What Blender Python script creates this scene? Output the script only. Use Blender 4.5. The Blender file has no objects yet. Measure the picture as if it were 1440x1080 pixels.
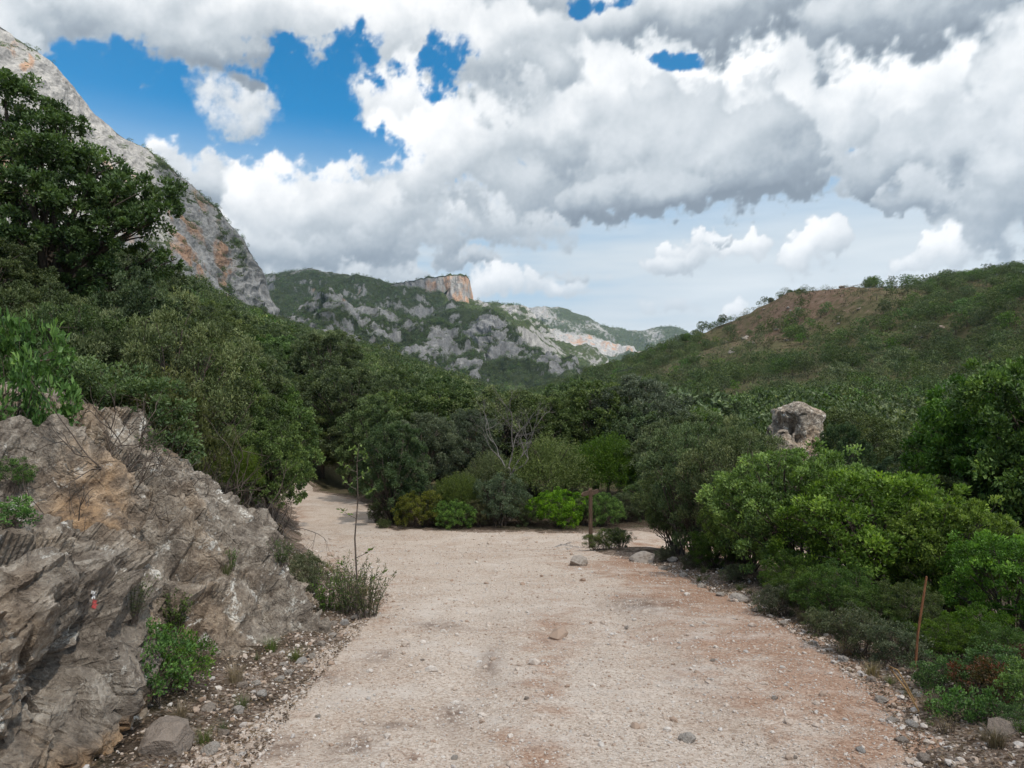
import bpy, math, random
import numpy as np
from mathutils import Vector, Matrix

rad = math.radians
scene = bpy.context.scene
C = scene.collection

# ------------------------------------------------------------------ camera
FPX, CX, CY, HORIZON = 1000.0, 720.0, 540.0, 565.0      # focal length etc. in pixels of a 1440x1080 frame
PITCH = math.atan((HORIZON - CY) / FPX)
EYE = 1.65
cam_data = bpy.data.cameras.new('camera')
cam = bpy.data.objects.new('camera', cam_data)
C.objects.link(cam)
cam.location = (0, 0, EYE)
cam.rotation_euler = (math.pi / 2 + PITCH, 0, 0)
cam_data.sensor_width = 17.3
cam_data.lens = 17.3 * FPX / 1440.0
cam_data.clip_start = 0.05
cam_data.clip_end = 60000
scene.camera = cam
scene.view_settings.view_transform = 'Standard'
scene.view_settings.look = 'None'
scene.view_settings.gamma = 1.0
scene.view_settings.exposure = 0.72
scene.cycles.max_bounces = 6
scene.cycles.diffuse_bounces = 3
scene.cycles.glossy_bounces = 2
scene.cycles.transmission_bounces = 4
scene.cycles.transparent_max_bounces = 6
scene.cycles.volume_bounces = 0
scene.cycles.use_denoising = True
scene.cycles.sample_clamp_indirect = 6.0

def ray(px, py):
    r, u = (px - CX) / FPX, (CY - py) / FPX
    c, s = math.cos(PITCH), math.sin(PITCH)
    return np.array((r, c - s * u, s + c * u))

def at(px, py, d):
    """World point on the sight line through a photograph pixel at forward distance d metres."""
    v = ray(px, py)
    v = v / v[1] * d
    return np.array((v[0], v[1], v[2] + EYE))

# ------------------------------------------------------------------ node helper
class N:
    """Tiny expression wrapper round shader sockets."""
    def __init__(self, nt, sock): self.nt, self.s = nt, sock
    def _m(self, op, *o, clamp=False):
        n = self.nt.nodes.new('ShaderNodeMath'); n.operation = op; n.use_clamp = clamp
        for i, a in enumerate((self,) + o):
            if isinstance(a, N): self.nt.links.new(a.s, n.inputs[i])
            else: n.inputs[i].default_value = a
        return N(self.nt, n.outputs[0])
    def __add__(s, o): return s._m('ADD', o)
    __radd__ = __add__
    def __sub__(s, o): return s._m('SUBTRACT', o)
    def __rsub__(s, o): return (s * -1.0) + o
    def __mul__(s, o): return s._m('MULTIPLY', o)
    __rmul__ = __mul__
    def __truediv__(s, o): return s._m('DIVIDE', o)
    def max(s, o): return s._m('MAXIMUM', o)
    def min(s, o): return s._m('MINIMUM', o)
    def pow(s, o): return s._m('POWER', o)
    def abs(s): return s._m('ABSOLUTE')
    def sat(s): return s._m('ADD', 0.0, clamp=True)
    def smooth(s, a, b, lo=0.0, hi=1.0):
        n = s.nt.nodes.new('ShaderNodeMapRange'); n.interpolation_type = 'SMOOTHSTEP'
        s.nt.links.new(s.s, n.inputs['Value'])
        for k, v in zip(('From Min', 'From Max', 'To Min', 'To Max'), (a, b, lo, hi)): n.inputs[k].default_value = v
        return N(s.nt, n.outputs['Result'])
def setin(nt, sock, v):
    if isinstance(v, N): nt.links.new(v.s, sock)
    else: sock.default_value = v
def comb(nt, x, y, z):
    n = nt.nodes.new('ShaderNodeCombineXYZ')
    for i, v in enumerate((x, y, z)): setin(nt, n.inputs[i], v)
    return N(nt, n.outputs[0])
def vmath(nt, op, a, b=None, out=0):
    n = nt.nodes.new('ShaderNodeVectorMath'); n.operation = op
    setin(nt, n.inputs[0], a)
    if b is not None: setin(nt, n.inputs[3 if op == 'SCALE' else 1], b)
    return N(nt, n.outputs[out])
def noise(nt, vec, scale, detail=4.0, rough=0.55, dist=0.0, out='Fac', kind='FBM', lac=2.0):
    n = nt.nodes.new('ShaderNodeTexNoise'); n.noise_type = kind; n.normalize = True
    if vec is not None: nt.links.new(vec.s, n.inputs['Vector'])
    n.inputs['Scale'].default_value = scale; n.inputs['Detail'].default_value = detail
    n.inputs['Roughness'].default_value = rough; n.inputs['Distortion'].default_value = dist
    n.inputs['Lacunarity'].default_value = lac
    return N(nt, n.outputs[out])
def voro(nt, vec, scale, feature='F1', out='Distance', rnd=1.0):
    n = nt.nodes.new('ShaderNodeTexVoronoi'); n.feature = feature
    if vec is not None: nt.links.new(vec.s, n.inputs['Vector'])
    n.inputs['Scale'].default_value = scale; n.inputs['Randomness'].default_value = rnd
    return N(nt, n.outputs[out])
def mix(nt, fac, a, b, mode='MIX'):
    n = nt.nodes.new('ShaderNodeMix'); n.data_type = 'RGBA'; n.blend_type = mode
    setin(nt, n.inputs[0], fac)
    for i, v in ((6, a), (7, b)):
        if isinstance(v, N): nt.links.new(v.s, n.inputs[i])
        else: n.inputs[i].default_value = (*v[:3], 1.0)
    return N(nt, n.outputs[2])
def ramp(nt, fac, stops, interp='LINEAR'):
    n = nt.nodes.new('ShaderNodeValToRGB'); n.color_ramp.interpolation = interp
    el = n.color_ramp.elements
    while len(el) < len(stops): el.new(0.5)
    for e, (p, c) in zip(el, stops): e.position = p; e.color = (*c[:3], 1.0)
    nt.links.new(fac.s, n.inputs[0])
    return N(nt, n.outputs[0])
def attr(nt, name):
    n = nt.nodes.new('ShaderNodeAttribute'); n.attribute_name = name
    return N(nt, n.outputs['Fac'])

# ------------------------------------------------------------------ sun and sky
SUN_EL, SUN_AZ = rad(52), rad(148)        # azimuth clockwise from +y: behind the camera, to its right-hand side
to_sun = np.array((math.sin(SUN_AZ) * math.cos(SUN_EL), math.cos(SUN_AZ) * math.cos(SUN_EL), math.sin(SUN_EL)))
sun_data = bpy.data.lights.new('sun', 'SUN')
sun_data.energy = 4.0; sun_data.angle = rad(0.53); sun_data.color = (1.0, 0.95, 0.87)
sun = bpy.data.objects.new('sun', sun_data); C.objects.link(sun)
sun.location = to_sun * 9000
sun.rotation_euler = Vector(to_sun).to_track_quat('Z', 'Y').to_euler()

world = bpy.data.worlds.new('World'); scene.world = world; world.use_nodes = True
def build_world():
    """Clear sky with a broken layer of cloud over it: the part of the sky above and behind."""
    nt = world.node_tree; nt.nodes.clear()
    out = nt.nodes.new('ShaderNodeOutputWorld'); bg = nt.nodes.new('ShaderNodeBackground')
    nt.links.new(bg.outputs[0], out.inputs[0])
    sky = nt.nodes.new('ShaderNodeTexSky'); sky.sky_type = 'NISHITA'; sky.sun_disc = False
    sky.sun_elevation = SUN_EL; sky.sun_rotation = SUN_AZ; sky.altitude = 200; sky.dust_density = 0.3; sky.ozone_density = 3.0
    tc = nt.nodes.new('ShaderNodeTexCoord'); d = N(nt, tc.outputs['Generated'])
    n = noise(nt, d, 3.2, 4.0, 0.55)
    blue = mix(nt, 1.0, N(nt, sky.outputs[0]), SKY_TINT, 'MULTIPLY')
    cl = ramp(nt, n, [(0.32, (.30, .33, .36)), (0.5, (.56, .58, .60)), (0.72, (.82, .82, .82))])
    full = mix(nt, n.smooth(0.34, 0.46), blue, cl)
    nt.links.new(full.s, bg.inputs[0]); bg.inputs[1].default_value = 1.0
    world.cycles.sampling_method = 'MANUAL'; world.cycles.sample_map_resolution = 256
SKY_TINT = (0.0, 0.068, 0.092)
build_world()

def mesh_arrays(name, verts, faces, attrs=None, smooth=False, mats=(), matidx=None):
    """Mesh from an (n,3) array and an (m,3|4) face array, or a list of such face arrays."""
    me = bpy.data.meshes.new(name)
    fl = faces if isinstance(faces, list) else [faces]
    fl = [np.asarray(f, dtype=np.int32) for f in fl if len(f)]
    verts = np.asarray(verts, dtype=np.float32)
    me.vertices.add(len(verts)); me.vertices.foreach_set('co', verts.ravel())
    if fl:
        loops = np.concatenate([f.ravel() for f in fl])
        tot = np.concatenate([np.full(len(f), f.shape[1], dtype=np.int32) for f in fl])
        start = np.concatenate(([0], np.cumsum(tot)[:-1])).astype(np.int32)
        me.loops.add(len(loops)); me.loops.foreach_set('vertex_index', loops)
        me.polygons.add(len(tot)); me.polygons.foreach_set('loop_start', start)
        if matidx is not None: me.polygons.foreach_set('material_index', np.asarray(matidx, dtype=np.int32))
        me.polygons.foreach_set('use_smooth', np.full(len(tot), smooth, dtype=bool))
    for k, v in (attrs or {}).items():
        v = np.asarray(v, dtype=np.float32)
        if v.ndim == 1:
            a = me.attributes.new(k, 'FLOAT', 'POINT'); a.data.foreach_set('value', v)
        else:
            a = me.attributes.new(k, 'FLOAT_VECTOR', 'POINT'); a.data.foreach_set('vector', v.ravel())
    me.update(calc_edges=True)
    for m in mats: me.materials.append(m)
    return me
def grid_faces(nu, nv, wrap=False):
    i = np.arange(nu if wrap else nu - 1)[:, None]; j = np.arange(nv - 1)[None, :]
    i2 = (i + 1) % nu
    a, b, c, d = i * nv + j, i2 * nv + j, i2 * nv + j + 1, i * nv + j + 1
    return np.stack([a, b, c, d], -1).reshape(-1, 4)
def put(name, me, parent=None, loc=None, rotz=0.0, scale=None, **props):
    o = bpy.data.objects.new(name, me); C.objects.link(o)
    if parent is not None: o.parent = parent
    if loc is not None: o.location = loc
    if rotz: o.rotation_euler = (0, 0, rotz)
    if scale is not None: o.scale = scale if hasattr(scale, '__len__') else (scale,) * 3
    for k, v in props.items(): o[k] = v
    return o
def new_mat(name):
    m = bpy.data.materials.new(name); m.use_nodes = True
    nt = m.node_tree; nt.nodes.clear()
    o = nt.nodes.new('ShaderNodeOutputMaterial')
    return m, nt, o

# ------------------------------------------------------------------ numpy noise
rng = np.random.default_rng(7)
_perm = rng.permutation(256); _perm = np.concatenate([_perm, _perm, _perm])
_grad = rng.normal(size=(256, 3)); _grad /= np.linalg.norm(_grad, axis=1)[:, None]
def perlin(p):
    p = np.asarray(p, dtype=np.float64)
    f = np.floor(p); i = f.astype(np.int64) & 255; w = p - f
    s = w * w * w * (w * (w * 6 - 15) + 10)
    out = np.zeros(len(p))
    for dx in (0, 1):
        hx = _perm[(i[:, 0] + dx) & 255]; sx = s[:, 0] if dx else 1 - s[:, 0]
        for dy in (0, 1):
            hy = _perm[hx + ((i[:, 1] + dy) & 255)]; sy = s[:, 1] if dy else 1 - s[:, 1]
            for dz in (0, 1):
                g = _grad[_perm[hy + ((i[:, 2] + dz) & 255)] & 255]
                sz = s[:, 2] if dz else 1 - s[:, 2]
                q = (g[:, 0] * (w[:, 0] - dx) + g[:, 1] * (w[:, 1] - dy) + g[:, 2] * (w[:, 2] - dz))
                out += q * sx * sy * sz
    return out * 1.5
def fbm(p, octaves=4, gain=0.5, lac=2.03):
    p = np.asarray(p, dtype=np.float64); o = np.zeros(len(p)); a = 1.0
    for k in range(octaves):
        o += a * perlin(p + 17.3 * k); p = p * lac; a *= gain
    return o
def ridged(p, octaves=4, gain=0.5, lac=2.1):
    p = np.asarray(p, dtype=np.float64); o = np.zeros(len(p)); a = 1.0
    for k in range(octaves):
        o += a * (1 - np.abs(perlin(p + 31.7 * k)) * 2); p = p * lac; a *= gain
    return o
def sstep(a, b, x):
    t = np.clip((x - a) / (b - a), 0, 1); return t * t * (3 - 2 * t)
def smax(a, b, k):
    h = np.clip(0.5 + 0.5 * (a - b) / k, 0, 1); return b + (a - b) * h + k * h * (1 - h)
def xyz(x, y, z=0.0):
    x = np.asarray(x, dtype=float); return np.stack([x, np.asarray(y, dtype=float) + x * 0, np.zeros_like(x) + z], -1)

# ------------------------------------------------------------------ cloudy lower sky (a ring of sky 20 km out)
# cumulus heaps: centre and half-size in photograph pixels, puff count, light (+) or dark (-), softness of the outline, thinness
CLOUDS = [  # far first
    (1410, 338, 80, 20, 40, -.05, 1.0, .55), (935, 434, 60, 15, 40, -.10, 1.0, .6), (1036, 432, 26, 16, 36, .12, .8, .85), (855, 380, 34, 9, 24, -.05, 1.0, .5), (1190, 392, 60, 10, 30, 0, 1.2, .35),
    (790, 402, 60, 20, 46, .02, .9, .7), (720, 402, 80, 24, 60, .10, .8, .85), (655, 372, 62, 13, 50, -.32, .8, .9), (570, 386, 40, 12, 36, -.30, .8, .85), (800, 382, 50, 10, 36, -.25, .9, .7),
    (950, 372, 55, 20, 60, -.02, .7, .95), (985, 350, 60, 18, 60, .10, .7, 1), (1046, 350, 36, 22, 50, .14, .6, 1), (1010, 343, 26, 8, 24, -.30, .8, .9), (1143, 348, 42, 36, 80, .12, .55, 1), (1292, 382, 48, 18, 50, .08, .8, .95), (1338, 356, 40, 34, 80, .16, .5, 1),
    (360, 400, 130, 40, 80, .02, .8, .9), (480, 372, 120, 46, 90, .06, .7, .95), (330, 345, 150, 60, 120, .10, .6, 1), (450, 330, 150, 60, 140, -.08, .6, 1), (560, 335, 120, 45, 90, -.14, .8, .9),
    (215, 205, 36, 26, 60, .18, .6, 1), (640, 312, 58, 17, 50, -.34, .8, .95), (300, 262, 85, 48, 110, -.22, .6, 1), (395, 285, 90, 52, 120, .16, .5, 1), (700, 310, 150, 50, 90, -.02, .9, .85),
    (520, 285, 120, 62, 150, .06, .6, 1), (1400, 280, 120, 50, 90, -.12, .8, .9), (1150, 160, 170, 100, 160, .10, .6, 1), (1220, 240, 60, 36, 50, .02, .8, .7),
    (740, 235, 130, 80, 140, -.04, .7, 1), (690, 170, 190, 130, 260, .08, .5, 1), (600, 215, 92, 74, 220, .17, .42, 1), (800, 70, 190, 100, 200, .06, .6, 1), (1290, 130, 190, 95, 220, .12, .5, 1), (1330, 232, 130, 74, 180, -.36, .6, 1), (1280, 280, 60, 28, 60, -.30, .8, .95),
    (940, 150, 190, 110, 240, -.02, .5, 1), (1070, 190, 120, 100, 220, .10, .45, 1), (985, 232, 185, 80, 240, -.30, .5, 1), (885, 285, 120, 40, 120, -.38, .6, 1), (1428, 100, 70, 56, 120, -.36, .6, 1),
    (325, 168, 60, 34, 110, .02, 1.5, .85), (362, 138, 44, 30, 60, .08, 1.5, .8), (300, 120, 46, 26, 40, .0, 1.6, .5), (395, 175, 34, 16, 30, .05, 1.7, .45), (500, 125, 40, 22, 40, .05, 1.4, .45), (600, 75, 34, 30, 40, .05, 1.4, .5), (470, 182, 46, 14, 40, .0, 1.4, .4), (560, 120, 40, 40, 40, .05, 1.3, .5),
    (60, 18, 200, 62, 130, -.12, .8, 1), (250, 36, 190, 66, 180, -.15, .6, 1), (420, 22, 110, 60, 150, .10, .6, 1), (560, 14, 150, 50, 120, .10, .7, 1), (690, 40, 120, 70, 120, .04, .7, 1), (520, 40, 60, 40, 60, .06, 1.0, .8),
    (1090, 8, 260, 62, 200, -.30, .7, 1), (1330, 6, 260, 64, 200, -.34, .7, 1), (950, 24, 130, 46, 100, -.14, .8, 1), (760, -30, 130, 44, 80, .0, .8, 1), (-120, 60, 200, 120, 100, 0, .7, 1), (1560, 200, 160, 200, 160, -.1, .7, 1),
]
BLUE_GAPS = [(838, 6, 36, 18), (958, 86, 24, 11), (930, 80, 14, 8), (520, 58, 24, 26), (606, 92, 46, 34), (432, 112, 74, 60), (440, 205, 100, 34), (250, 178, 80, 40), (150, 120, 90, 48)]
def build_sky():
    fine = np.arange(-42, 42.01, .165)
    A = np.radians(np.concatenate([np.arange(-178, -42, 2.5), fine, np.arange(44, 180, 2.5)])); E = np.radians(np.concatenate([np.arange(-2, 32, .165), np.arange(33, 42, 1.0)]))
    na, ne = len(A), len(E)
    az, el = np.meshgrid(A, E, indexing='ij')
    R = 20000.0
    D = np.stack([np.sin(az) * np.cos(el), np.cos(az) * np.cos(el), np.sin(el)], -1)
    Df = D.reshape(-1, 3)
    # turbulence that frays the heaps
    wx = (.030 * fbm(Df * 9, 3) + .012 * fbm(Df * 34 + 5, 4, .6)).reshape(na, ne); wy = (.024 * fbm(Df * 9 + 40, 3) + .011 * fbm(Df * 34 + 70, 4, .6)).reshape(na, ne)
    bump = (fbm(Df * 26 + 11, 5, .58)).reshape(na, ne); bump2 = fbm(Df * 70 + 3, 4, .6).reshape(na, ne)
    scl = np.clip(el / rad(16), .3, 1.0)                      # far clouds near the horizon are finer grained
    waz, wel = az + wx * scl, el + wy * scl
    cov = np.zeros((na, ne)); shd = np.full((na, ne), .6)
    r = np.random.default_rng(2)
    l = np.array((-.30, .66, .69)); l /= np.linalg.norm(l)
    def ae(px, py):
        v = ray(px, py); v = v / np.linalg.norm(v); return math.atan2(v[0], v[1]), math.asin(v[2])
    def blur(a, k):
        for _ in range(2):
            for ax in (0, 1):
                p = np.pad(a, [(k, k) if q == ax else (0, 0) for q in (0, 1)], mode='edge'); c_ = np.cumsum(p, axis=ax)
                c_ = np.concatenate([np.zeros_like(np.take(c_, [0], ax)), c_], ax); n_ = 2 * k + 1
                a = (np.take(c_, range(n_, c_.shape[ax]), ax) - np.take(c_, range(0, c_.shape[ax] - n_), ax)) / n_
        return a
    def one(a0, e0, ra, re, n, tone, soft, dens):
        nonlocal cov, shd
        m = .05 + 1.5 * max(ra, re * .4)
        i0, i1 = np.searchsorted(A, (a0 - 1.5 * ra - .05, a0 + 1.5 * ra + .05)); j0, j1 = np.searchsorted(E, (e0 - 1.4 * re - .05, e0 + 1.6 * re + .05))
        if i1 - i0 < 2 or j1 - j0 < 2: return
        sl = (slice(i0, i1), slice(j0, j1)); x = (waz[sl] - a0) * math.cos(e0); y = wel[sl] - e0
        rx = ra * math.cos(e0); H = np.full(x.shape, -1.0) * re
        for k in range(n):
            big = k < n * .28
            th = r.uniform(0, 2 * math.pi); q = math.sqrt(r.random()) if big else r.uniform(.55, 1.0)
            cx = rx * q * math.cos(th) * (.78 if big else .86); cy = re * q * math.sin(th) * .80
            if cy < -.25 * re: cy = -.25 * re + (cy + .25 * re) * .45          # flatter base
            pr = re * (r.uniform(.42, .66) if big else r.uniform(.14, .34)); pr = min(pr, .16)
            d2 = (x - cx) ** 2 + (y - cy) ** 2
            z0 = re * .5 * (1 - q * q)
            h = z0 + np.sqrt(np.maximum(pr * pr - d2, 0)) - np.where(d2 > pr * pr, (np.sqrt(d2) - pr) * 1.6 + z0 * 0, 0)
            kk = .10 * re; t = np.clip(.5 + .5 * (h - H) / kk, 0, 1); H = H + (h - H) * t + kk * t * (1 - t)
        H = H + re * (.20 * bump[sl] + .05 * bump2[sl])
        al = sstep(-.10, .95 * soft, H / re + .16 * bump[sl] + .07 * bump2[sl]) * dens
        al = al * sstep(-1.0, -.42, y / re + .45 * bump[sl] + .12 * bump2[sl])
        def lambert(Hs):
            gx = np.gradient(Hs, axis=0) / (np.gradient(az[sl], axis=0) * math.cos(e0)); gy = np.gradient(Hs, axis=1) / np.gradient(el[sl], axis=1)
            nz = 1 / np.sqrt(1 + gx * gx + gy * gy); return (-gx * l[0] - gy * l[1] + l[2]) * nz
        Hc = np.maximum(H, -.15 * re); b = max(1, int(re / rad(.165) * .05))
        lam = .58 * lambert(blur(Hc, 4 * b + 3) * 1.25) + .32 * lambert(blur(Hc, b + 2)) + .10 * lambert(blur(Hc, 1) * .7)
        t = sstep(-.85, .55, (y / re) + .25 * bump[sl])
        s = .33 + .42 * np.clip(lam, -.3, 1) + .18 * t + tone * (1.2 - .4 * t) + .07 * bump[sl]
        shd[sl] = shd[sl] * (1 - al) + s * al; cov[sl] = cov[sl] + al * (1 - cov[sl])
    for px, py, rx, ry, n, tone, soft, dens in CLOUDS:
        a0, e0 = ae(px, py); k = math.cos(a0)
        one(a0, e0, rx / FPX * k * k, ry / FPX * k, n, tone, soft, dens)
    # sky beyond the picture: random heaps in the same manner
    for k in range(60):
        a0 = r.choice((-1, 1)) * r.uniform(.78, math.pi); e0 = r.uniform(.08, .62); one(a0, e0, r.uniform(.1, .3), r.uniform(.05, .12), 20, r.uniform(-.2, .15), .8, 1.0)
    f = np.maximum(np.cos(az) * np.cos(el), 1e-3); u = np.sin(el) / f; rr = np.sin(az) * np.cos(el) / f; c, s_ = math.cos(PITCH), math.sin(PITCH); k = c + s_ * u
    px = CX + FPX * rr / k; py = CY - FPX * (c * u - s_) / k; px = np.where(np.cos(az) < .3, -9999, px)
    gap = np.zeros((na, ne))
    for bx, by, rx, ry in BLUE_GAPS: gap = np.maximum(gap, np.exp(-(((px - bx) / rx / 1.35) ** 2 + ((py - by) / ry / 1.35) ** 2)))
    frag = fbm(Df * 22 + 90, 6, .62).reshape(na, ne)
    keep = 1 - sstep(.20, 1.0, gap + .75 * frag * sstep(.05, .4, gap)) * (.97 - .0 * gap)
    edge = 4 * sstep(.25, .5, 1 - keep) * (1 - sstep(.5, .8, 1 - keep))
    puffx = np.exp(-(((px - 335) / 62) ** 2 + ((py - 155) / 50) ** 2)); keep = np.maximum(keep, sstep(.35, .7, puffx + .3 * frag))
    cov = cov * keep; shd = shd + .05 * edge * (1 - keep)
    shd = np.clip(shd, 0, 1)
    m, nt, out = new_mat('sky_clouds')
    va = nt.nodes.new('ShaderNodeAttribute'); va.attribute_name = 'skydir'; Dn = N(nt, va.outputs['Vector'])
    cv, sh, elv = attr(nt, 'cov'), attr(nt, 'shade'), attr(nt, 'elev')
    fn = noise(nt, Dn, 150.0, 3.0, 0.62)
    cover = (cv + (fn - .5) * .5 * (cv * (1.0 - cv) * 4.0)).smooth(0.04, 0.92)
    shade = sh + (fn - .5) * .10
    col = ramp(nt, shade, [(0.08, (.15, .178, .21)), (0.32, (.235, .27, .305)), (0.52, (.36, .393, .42)), (0.70, (.48, .505, .525)), (0.86, (.60, .612, .62)), (1.0, (.71, .71, .71))])
    V = vmath(nt, 'MULTIPLY', Dn, (1.6, 1.6, 12.0))
    vn = noise(nt, V, 1.6, 4.0, 0.55)
    veil = ramp(nt, vn, [(0.30, (.37, .43, .475)), (0.5, (.45, .495, .525)), (0.70, (.54, .57, .585))])
    veil_a = elv.smooth(rad(22), rad(11), 0.0, 1.0) * (vn.smooth(0.2, 0.5, .75, 1.0))
    sky = nt.nodes.new('ShaderNodeTexSky'); sky.sky_type = 'NISHITA'; sky.sun_disc = False
    sky.sun_elevation = SUN_EL; sky.sun_rotation = SUN_AZ; sky.altitude = 200; sky.dust_density = 0.3; sky.ozone_density = 3.0
    nt.links.new(Dn.s, sky.inputs['Vector'])
    blue = mix(nt, 1.0, N(nt, sky.outputs[0]), SKY_TINT, 'MULTIPLY')
    base = mix(nt, veil_a, blue, veil)
    full = mix(nt, cover, base, col)
    em = nt.nodes.new('ShaderNodeEmission'); nt.links.new(full.s, em.inputs[0]); nt.links.new(em.outputs[0], out.inputs[0])
    m.cycles.emission_sampling = 'NONE'
    me = mesh_arrays('sky', Df * R, grid_faces(na, ne, True), {'skydir': Df, 'cov': cov.ravel(), 'shade': shd.ravel(), 'elev': el.ravel()}, True, [m])
    put('sky', me, kind='structure')
build_sky()

# ------------------------------------------------------------------ lie of the land
LY = [-10, 4.2, 6, 8, 10.6, 13, 16, 20, 24, 28, 34, 60, 200]
LX = [-1.7, -1.75, -1.9, -1.95, -2.05, -3.0, -4.4, -5.8, -7.2, -8.6, -11, -6, -4]
RY = [-10, 4.2, 5.2, 7, 10, 14.3, 16.5, 18, 60]
RX = [2.3, 2.5, 2.9, 3.2, 3.45, 3.2, 2.9, 2.6, 8]
def road_z(y):
    y = np.asarray(y, dtype=float)
    t = np.clip(y, -60, None)
    z = -0.12 * np.minimum(t, 20.8)
    return z + 0.0 - 0.12 * 0
FLY = [20, 26, 32, 60, 150, 400, 700, 1200, 6000]
FLZ = [-2.45, -2.58, -2.7, -4.5, -4, -1, 4, 10, 10]
def floor_z(y):
    y = np.asarray(y, dtype=float)
    w = sstep(17.5, 22.5, y)
    return (1 - w) * road_z(y) + w * np.interp(y, FLY, FLZ)
HX = [-50, 20, 58, 90, 118, 140, 191, 259, 330, 600]
HZ = [-4, 6, 21, 35, 44, 58, 59, 67, 66, 60]
def ground_z(x, y, fine=True):
    x = np.asarray(x, dtype=float); y = np.asarray(y, dtype=float)
    x, y = np.broadcast_arrays(x, y); sh = x.shape; x = x.ravel(); y = y.ravel()
    fl = floor_z(y)
    dl = np.interp(y, LY, LX) - x; dr = x - np.interp(y, RY, RX)
    # left slope: a hillside of about twenty degrees all along the valley
    dlp = np.maximum(dl, 0)
    far_cap = 1 - 0.8 * sstep(1100, 1900, y)
    left = fl + 0.42 * np.minimum(dlp, 14) + 0.315 * np.maximum(dlp - 14, 0) * far_cap + 0.5 * sstep(0, 2.2, dl)
    cut = sstep(13.6, 11.0, y)                        # beside the outcrop the bank is cut back to the rock's foot
    left = left * (1 - cut) + cut * (fl + .10 * np.minimum(dlp, 2.0) + (left - fl - .2) * sstep(3.0, 5.2, dlp))
    left = np.minimum(left, fl + 210)
    # right verge falls away from the track, then the right hill rises
    drp = np.maximum(dr, 0)
    verge = -0.9 * sstep(0.6, 6.0, drp) * (1 - sstep(24, 60, y)) + 0.10 * sstep(0, .8, drp) * (1 - sstep(17, 20, y))
    yc = np.interp(x, [20, 58, 140], [560, 480, 362]); yf = np.interp(x, [10, 60], [140, 48])
    H = np.interp(x, HX, HZ)
    t = (y - yf) / (yc - yf)
    prof = np.clip(t, 0, 1) ** 1.05
    hill = fl + (H - fl) * prof - np.maximum(y - yc, 0) * 0.25
    hill = np.where(t > 0, hill, fl)
    hill = hill * sstep(0, 22, x) + fl * (1 - sstep(0, 22, x))
    z = np.where(dl > 0, left, fl + verge)
    z = np.where((x > 0) & (t > 0), smax(z, hill, 1.0), z)
    # bumps
    far = sstep(30, 160, np.hypot(x, y))
    P = xyz(x, y)
    z = z + far * (3.2 * fbm(P / 70.0, 3) * np.clip(np.abs(x) / 60.0, 0.2, 1.6))
    z = z - 6.0 * np.exp(-(((x - 105) * 0.8 + (y - 175) * -0.6) / 16) ** 2) * sstep(50, 120, y) * sstep(60, 90, x) * (1 - sstep(260, 330, y))
    z = z + 7.0 * np.exp(-((x - 150) / 55) ** 2 - ((y - 190) / 55) ** 2)
    off = sstep(0.0, 2.0, np.maximum(dl, dr))
    if fine:
        z = z + off * (0.16 * fbm(P / 1.7, 3) + .05 * fbm(P / .35, 2))
    mound = 0.13 * np.exp(-((x - 2.75) / 1.0) ** 2 - ((y - 18.0) / 1.5) ** 2)
    z = z + mound
    return z.reshape(sh)
def gz(x, y): return float(ground_z(np.array([x]), np.array([y]))[0])

ROAD = [(-1.7, -9), (-1.75, 4.2), (-1.9, 6), (-1.95, 8), (-2.0, 10.4), (-3.0, 13), (-4.4, 16), (-5.8, 20), (-7.2, 24), (-8.8, 28.5), (-14, 36), (-11, 38.5), (-6.6, 31), (-5.1, 27.5),
        (-4.8, 24.6), (-3.6, 23.2), (-1.0, 22.7), (2, 22.6), (5.5, 23.4), (11, 25.5), (12, 22.8), (6, 20.9), (3.9, 20.3), (2.2, 19.2), (1.75, 18.2), (2.2, 17.2), (2.9, 16.0), (3.2, 14.3), (3.45, 10), (3.2, 7), (2.9, 5.2), (2.5, 4.2), (2.3, -9)]
def road_sd(x, y):
    """Distance inside the track's outline, in metres (negative outside)."""
    poly = np.array(ROAD); x = np.asarray(x, float); y = np.asarray(y, float)
    d2 = np.full(x.shape, 1e9); ins = np.zeros(x.shape, bool)
    for (ax, ay), (bx, by) in zip(poly, np.roll(poly, -1, 0)):
        ex, ey = bx - ax, by - ay
        t = np.clip(((x - ax) * ex + (y - ay) * ey) / (ex * ex + ey * ey), 0, 1)
        d2 = np.minimum(d2, (x - ax - t * ex) ** 2 + (y - ay - t * ey) ** 2)
        c = ((ay > y) != (by > y)) & (x < (bx - ax) * (y - ay) / (by - ay + 1e-12) + ax)
        ins ^= c
    return np.where(ins, 1, -1) * np.sqrt(d2)

# ------------------------------------------------------------------ materials of the land
def principled(nt, out, col, rough=0.9, spec=0.2, bump=None, bstr=0.4, bdist=0.02):
    p = nt.nodes.new('ShaderNodeBsdfPrincipled')
    setin(nt, p.inputs['Base Color'], col if isinstance(col, N) else (*col, 1)); setin(nt, p.inputs['Roughness'], rough)
    p.inputs['Specular IOR Level'].default_value = spec
    if bump is not None:
        b = nt.nodes.new('ShaderNodeBump'); b.inputs['Strength'].default_value = bstr; b.inputs['Distance'].default_value = bdist
        nt.links.new(bump.s, b.inputs['Height']); nt.links.new(b.outputs[0], p.inputs['Normal'])
    nt.links.new(p.outputs[0], out.inputs[0]); return p
def objco(nt):
    t = nt.nodes.new('ShaderNodeTexCoord'); return N(nt, t.outputs['Object'])

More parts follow.
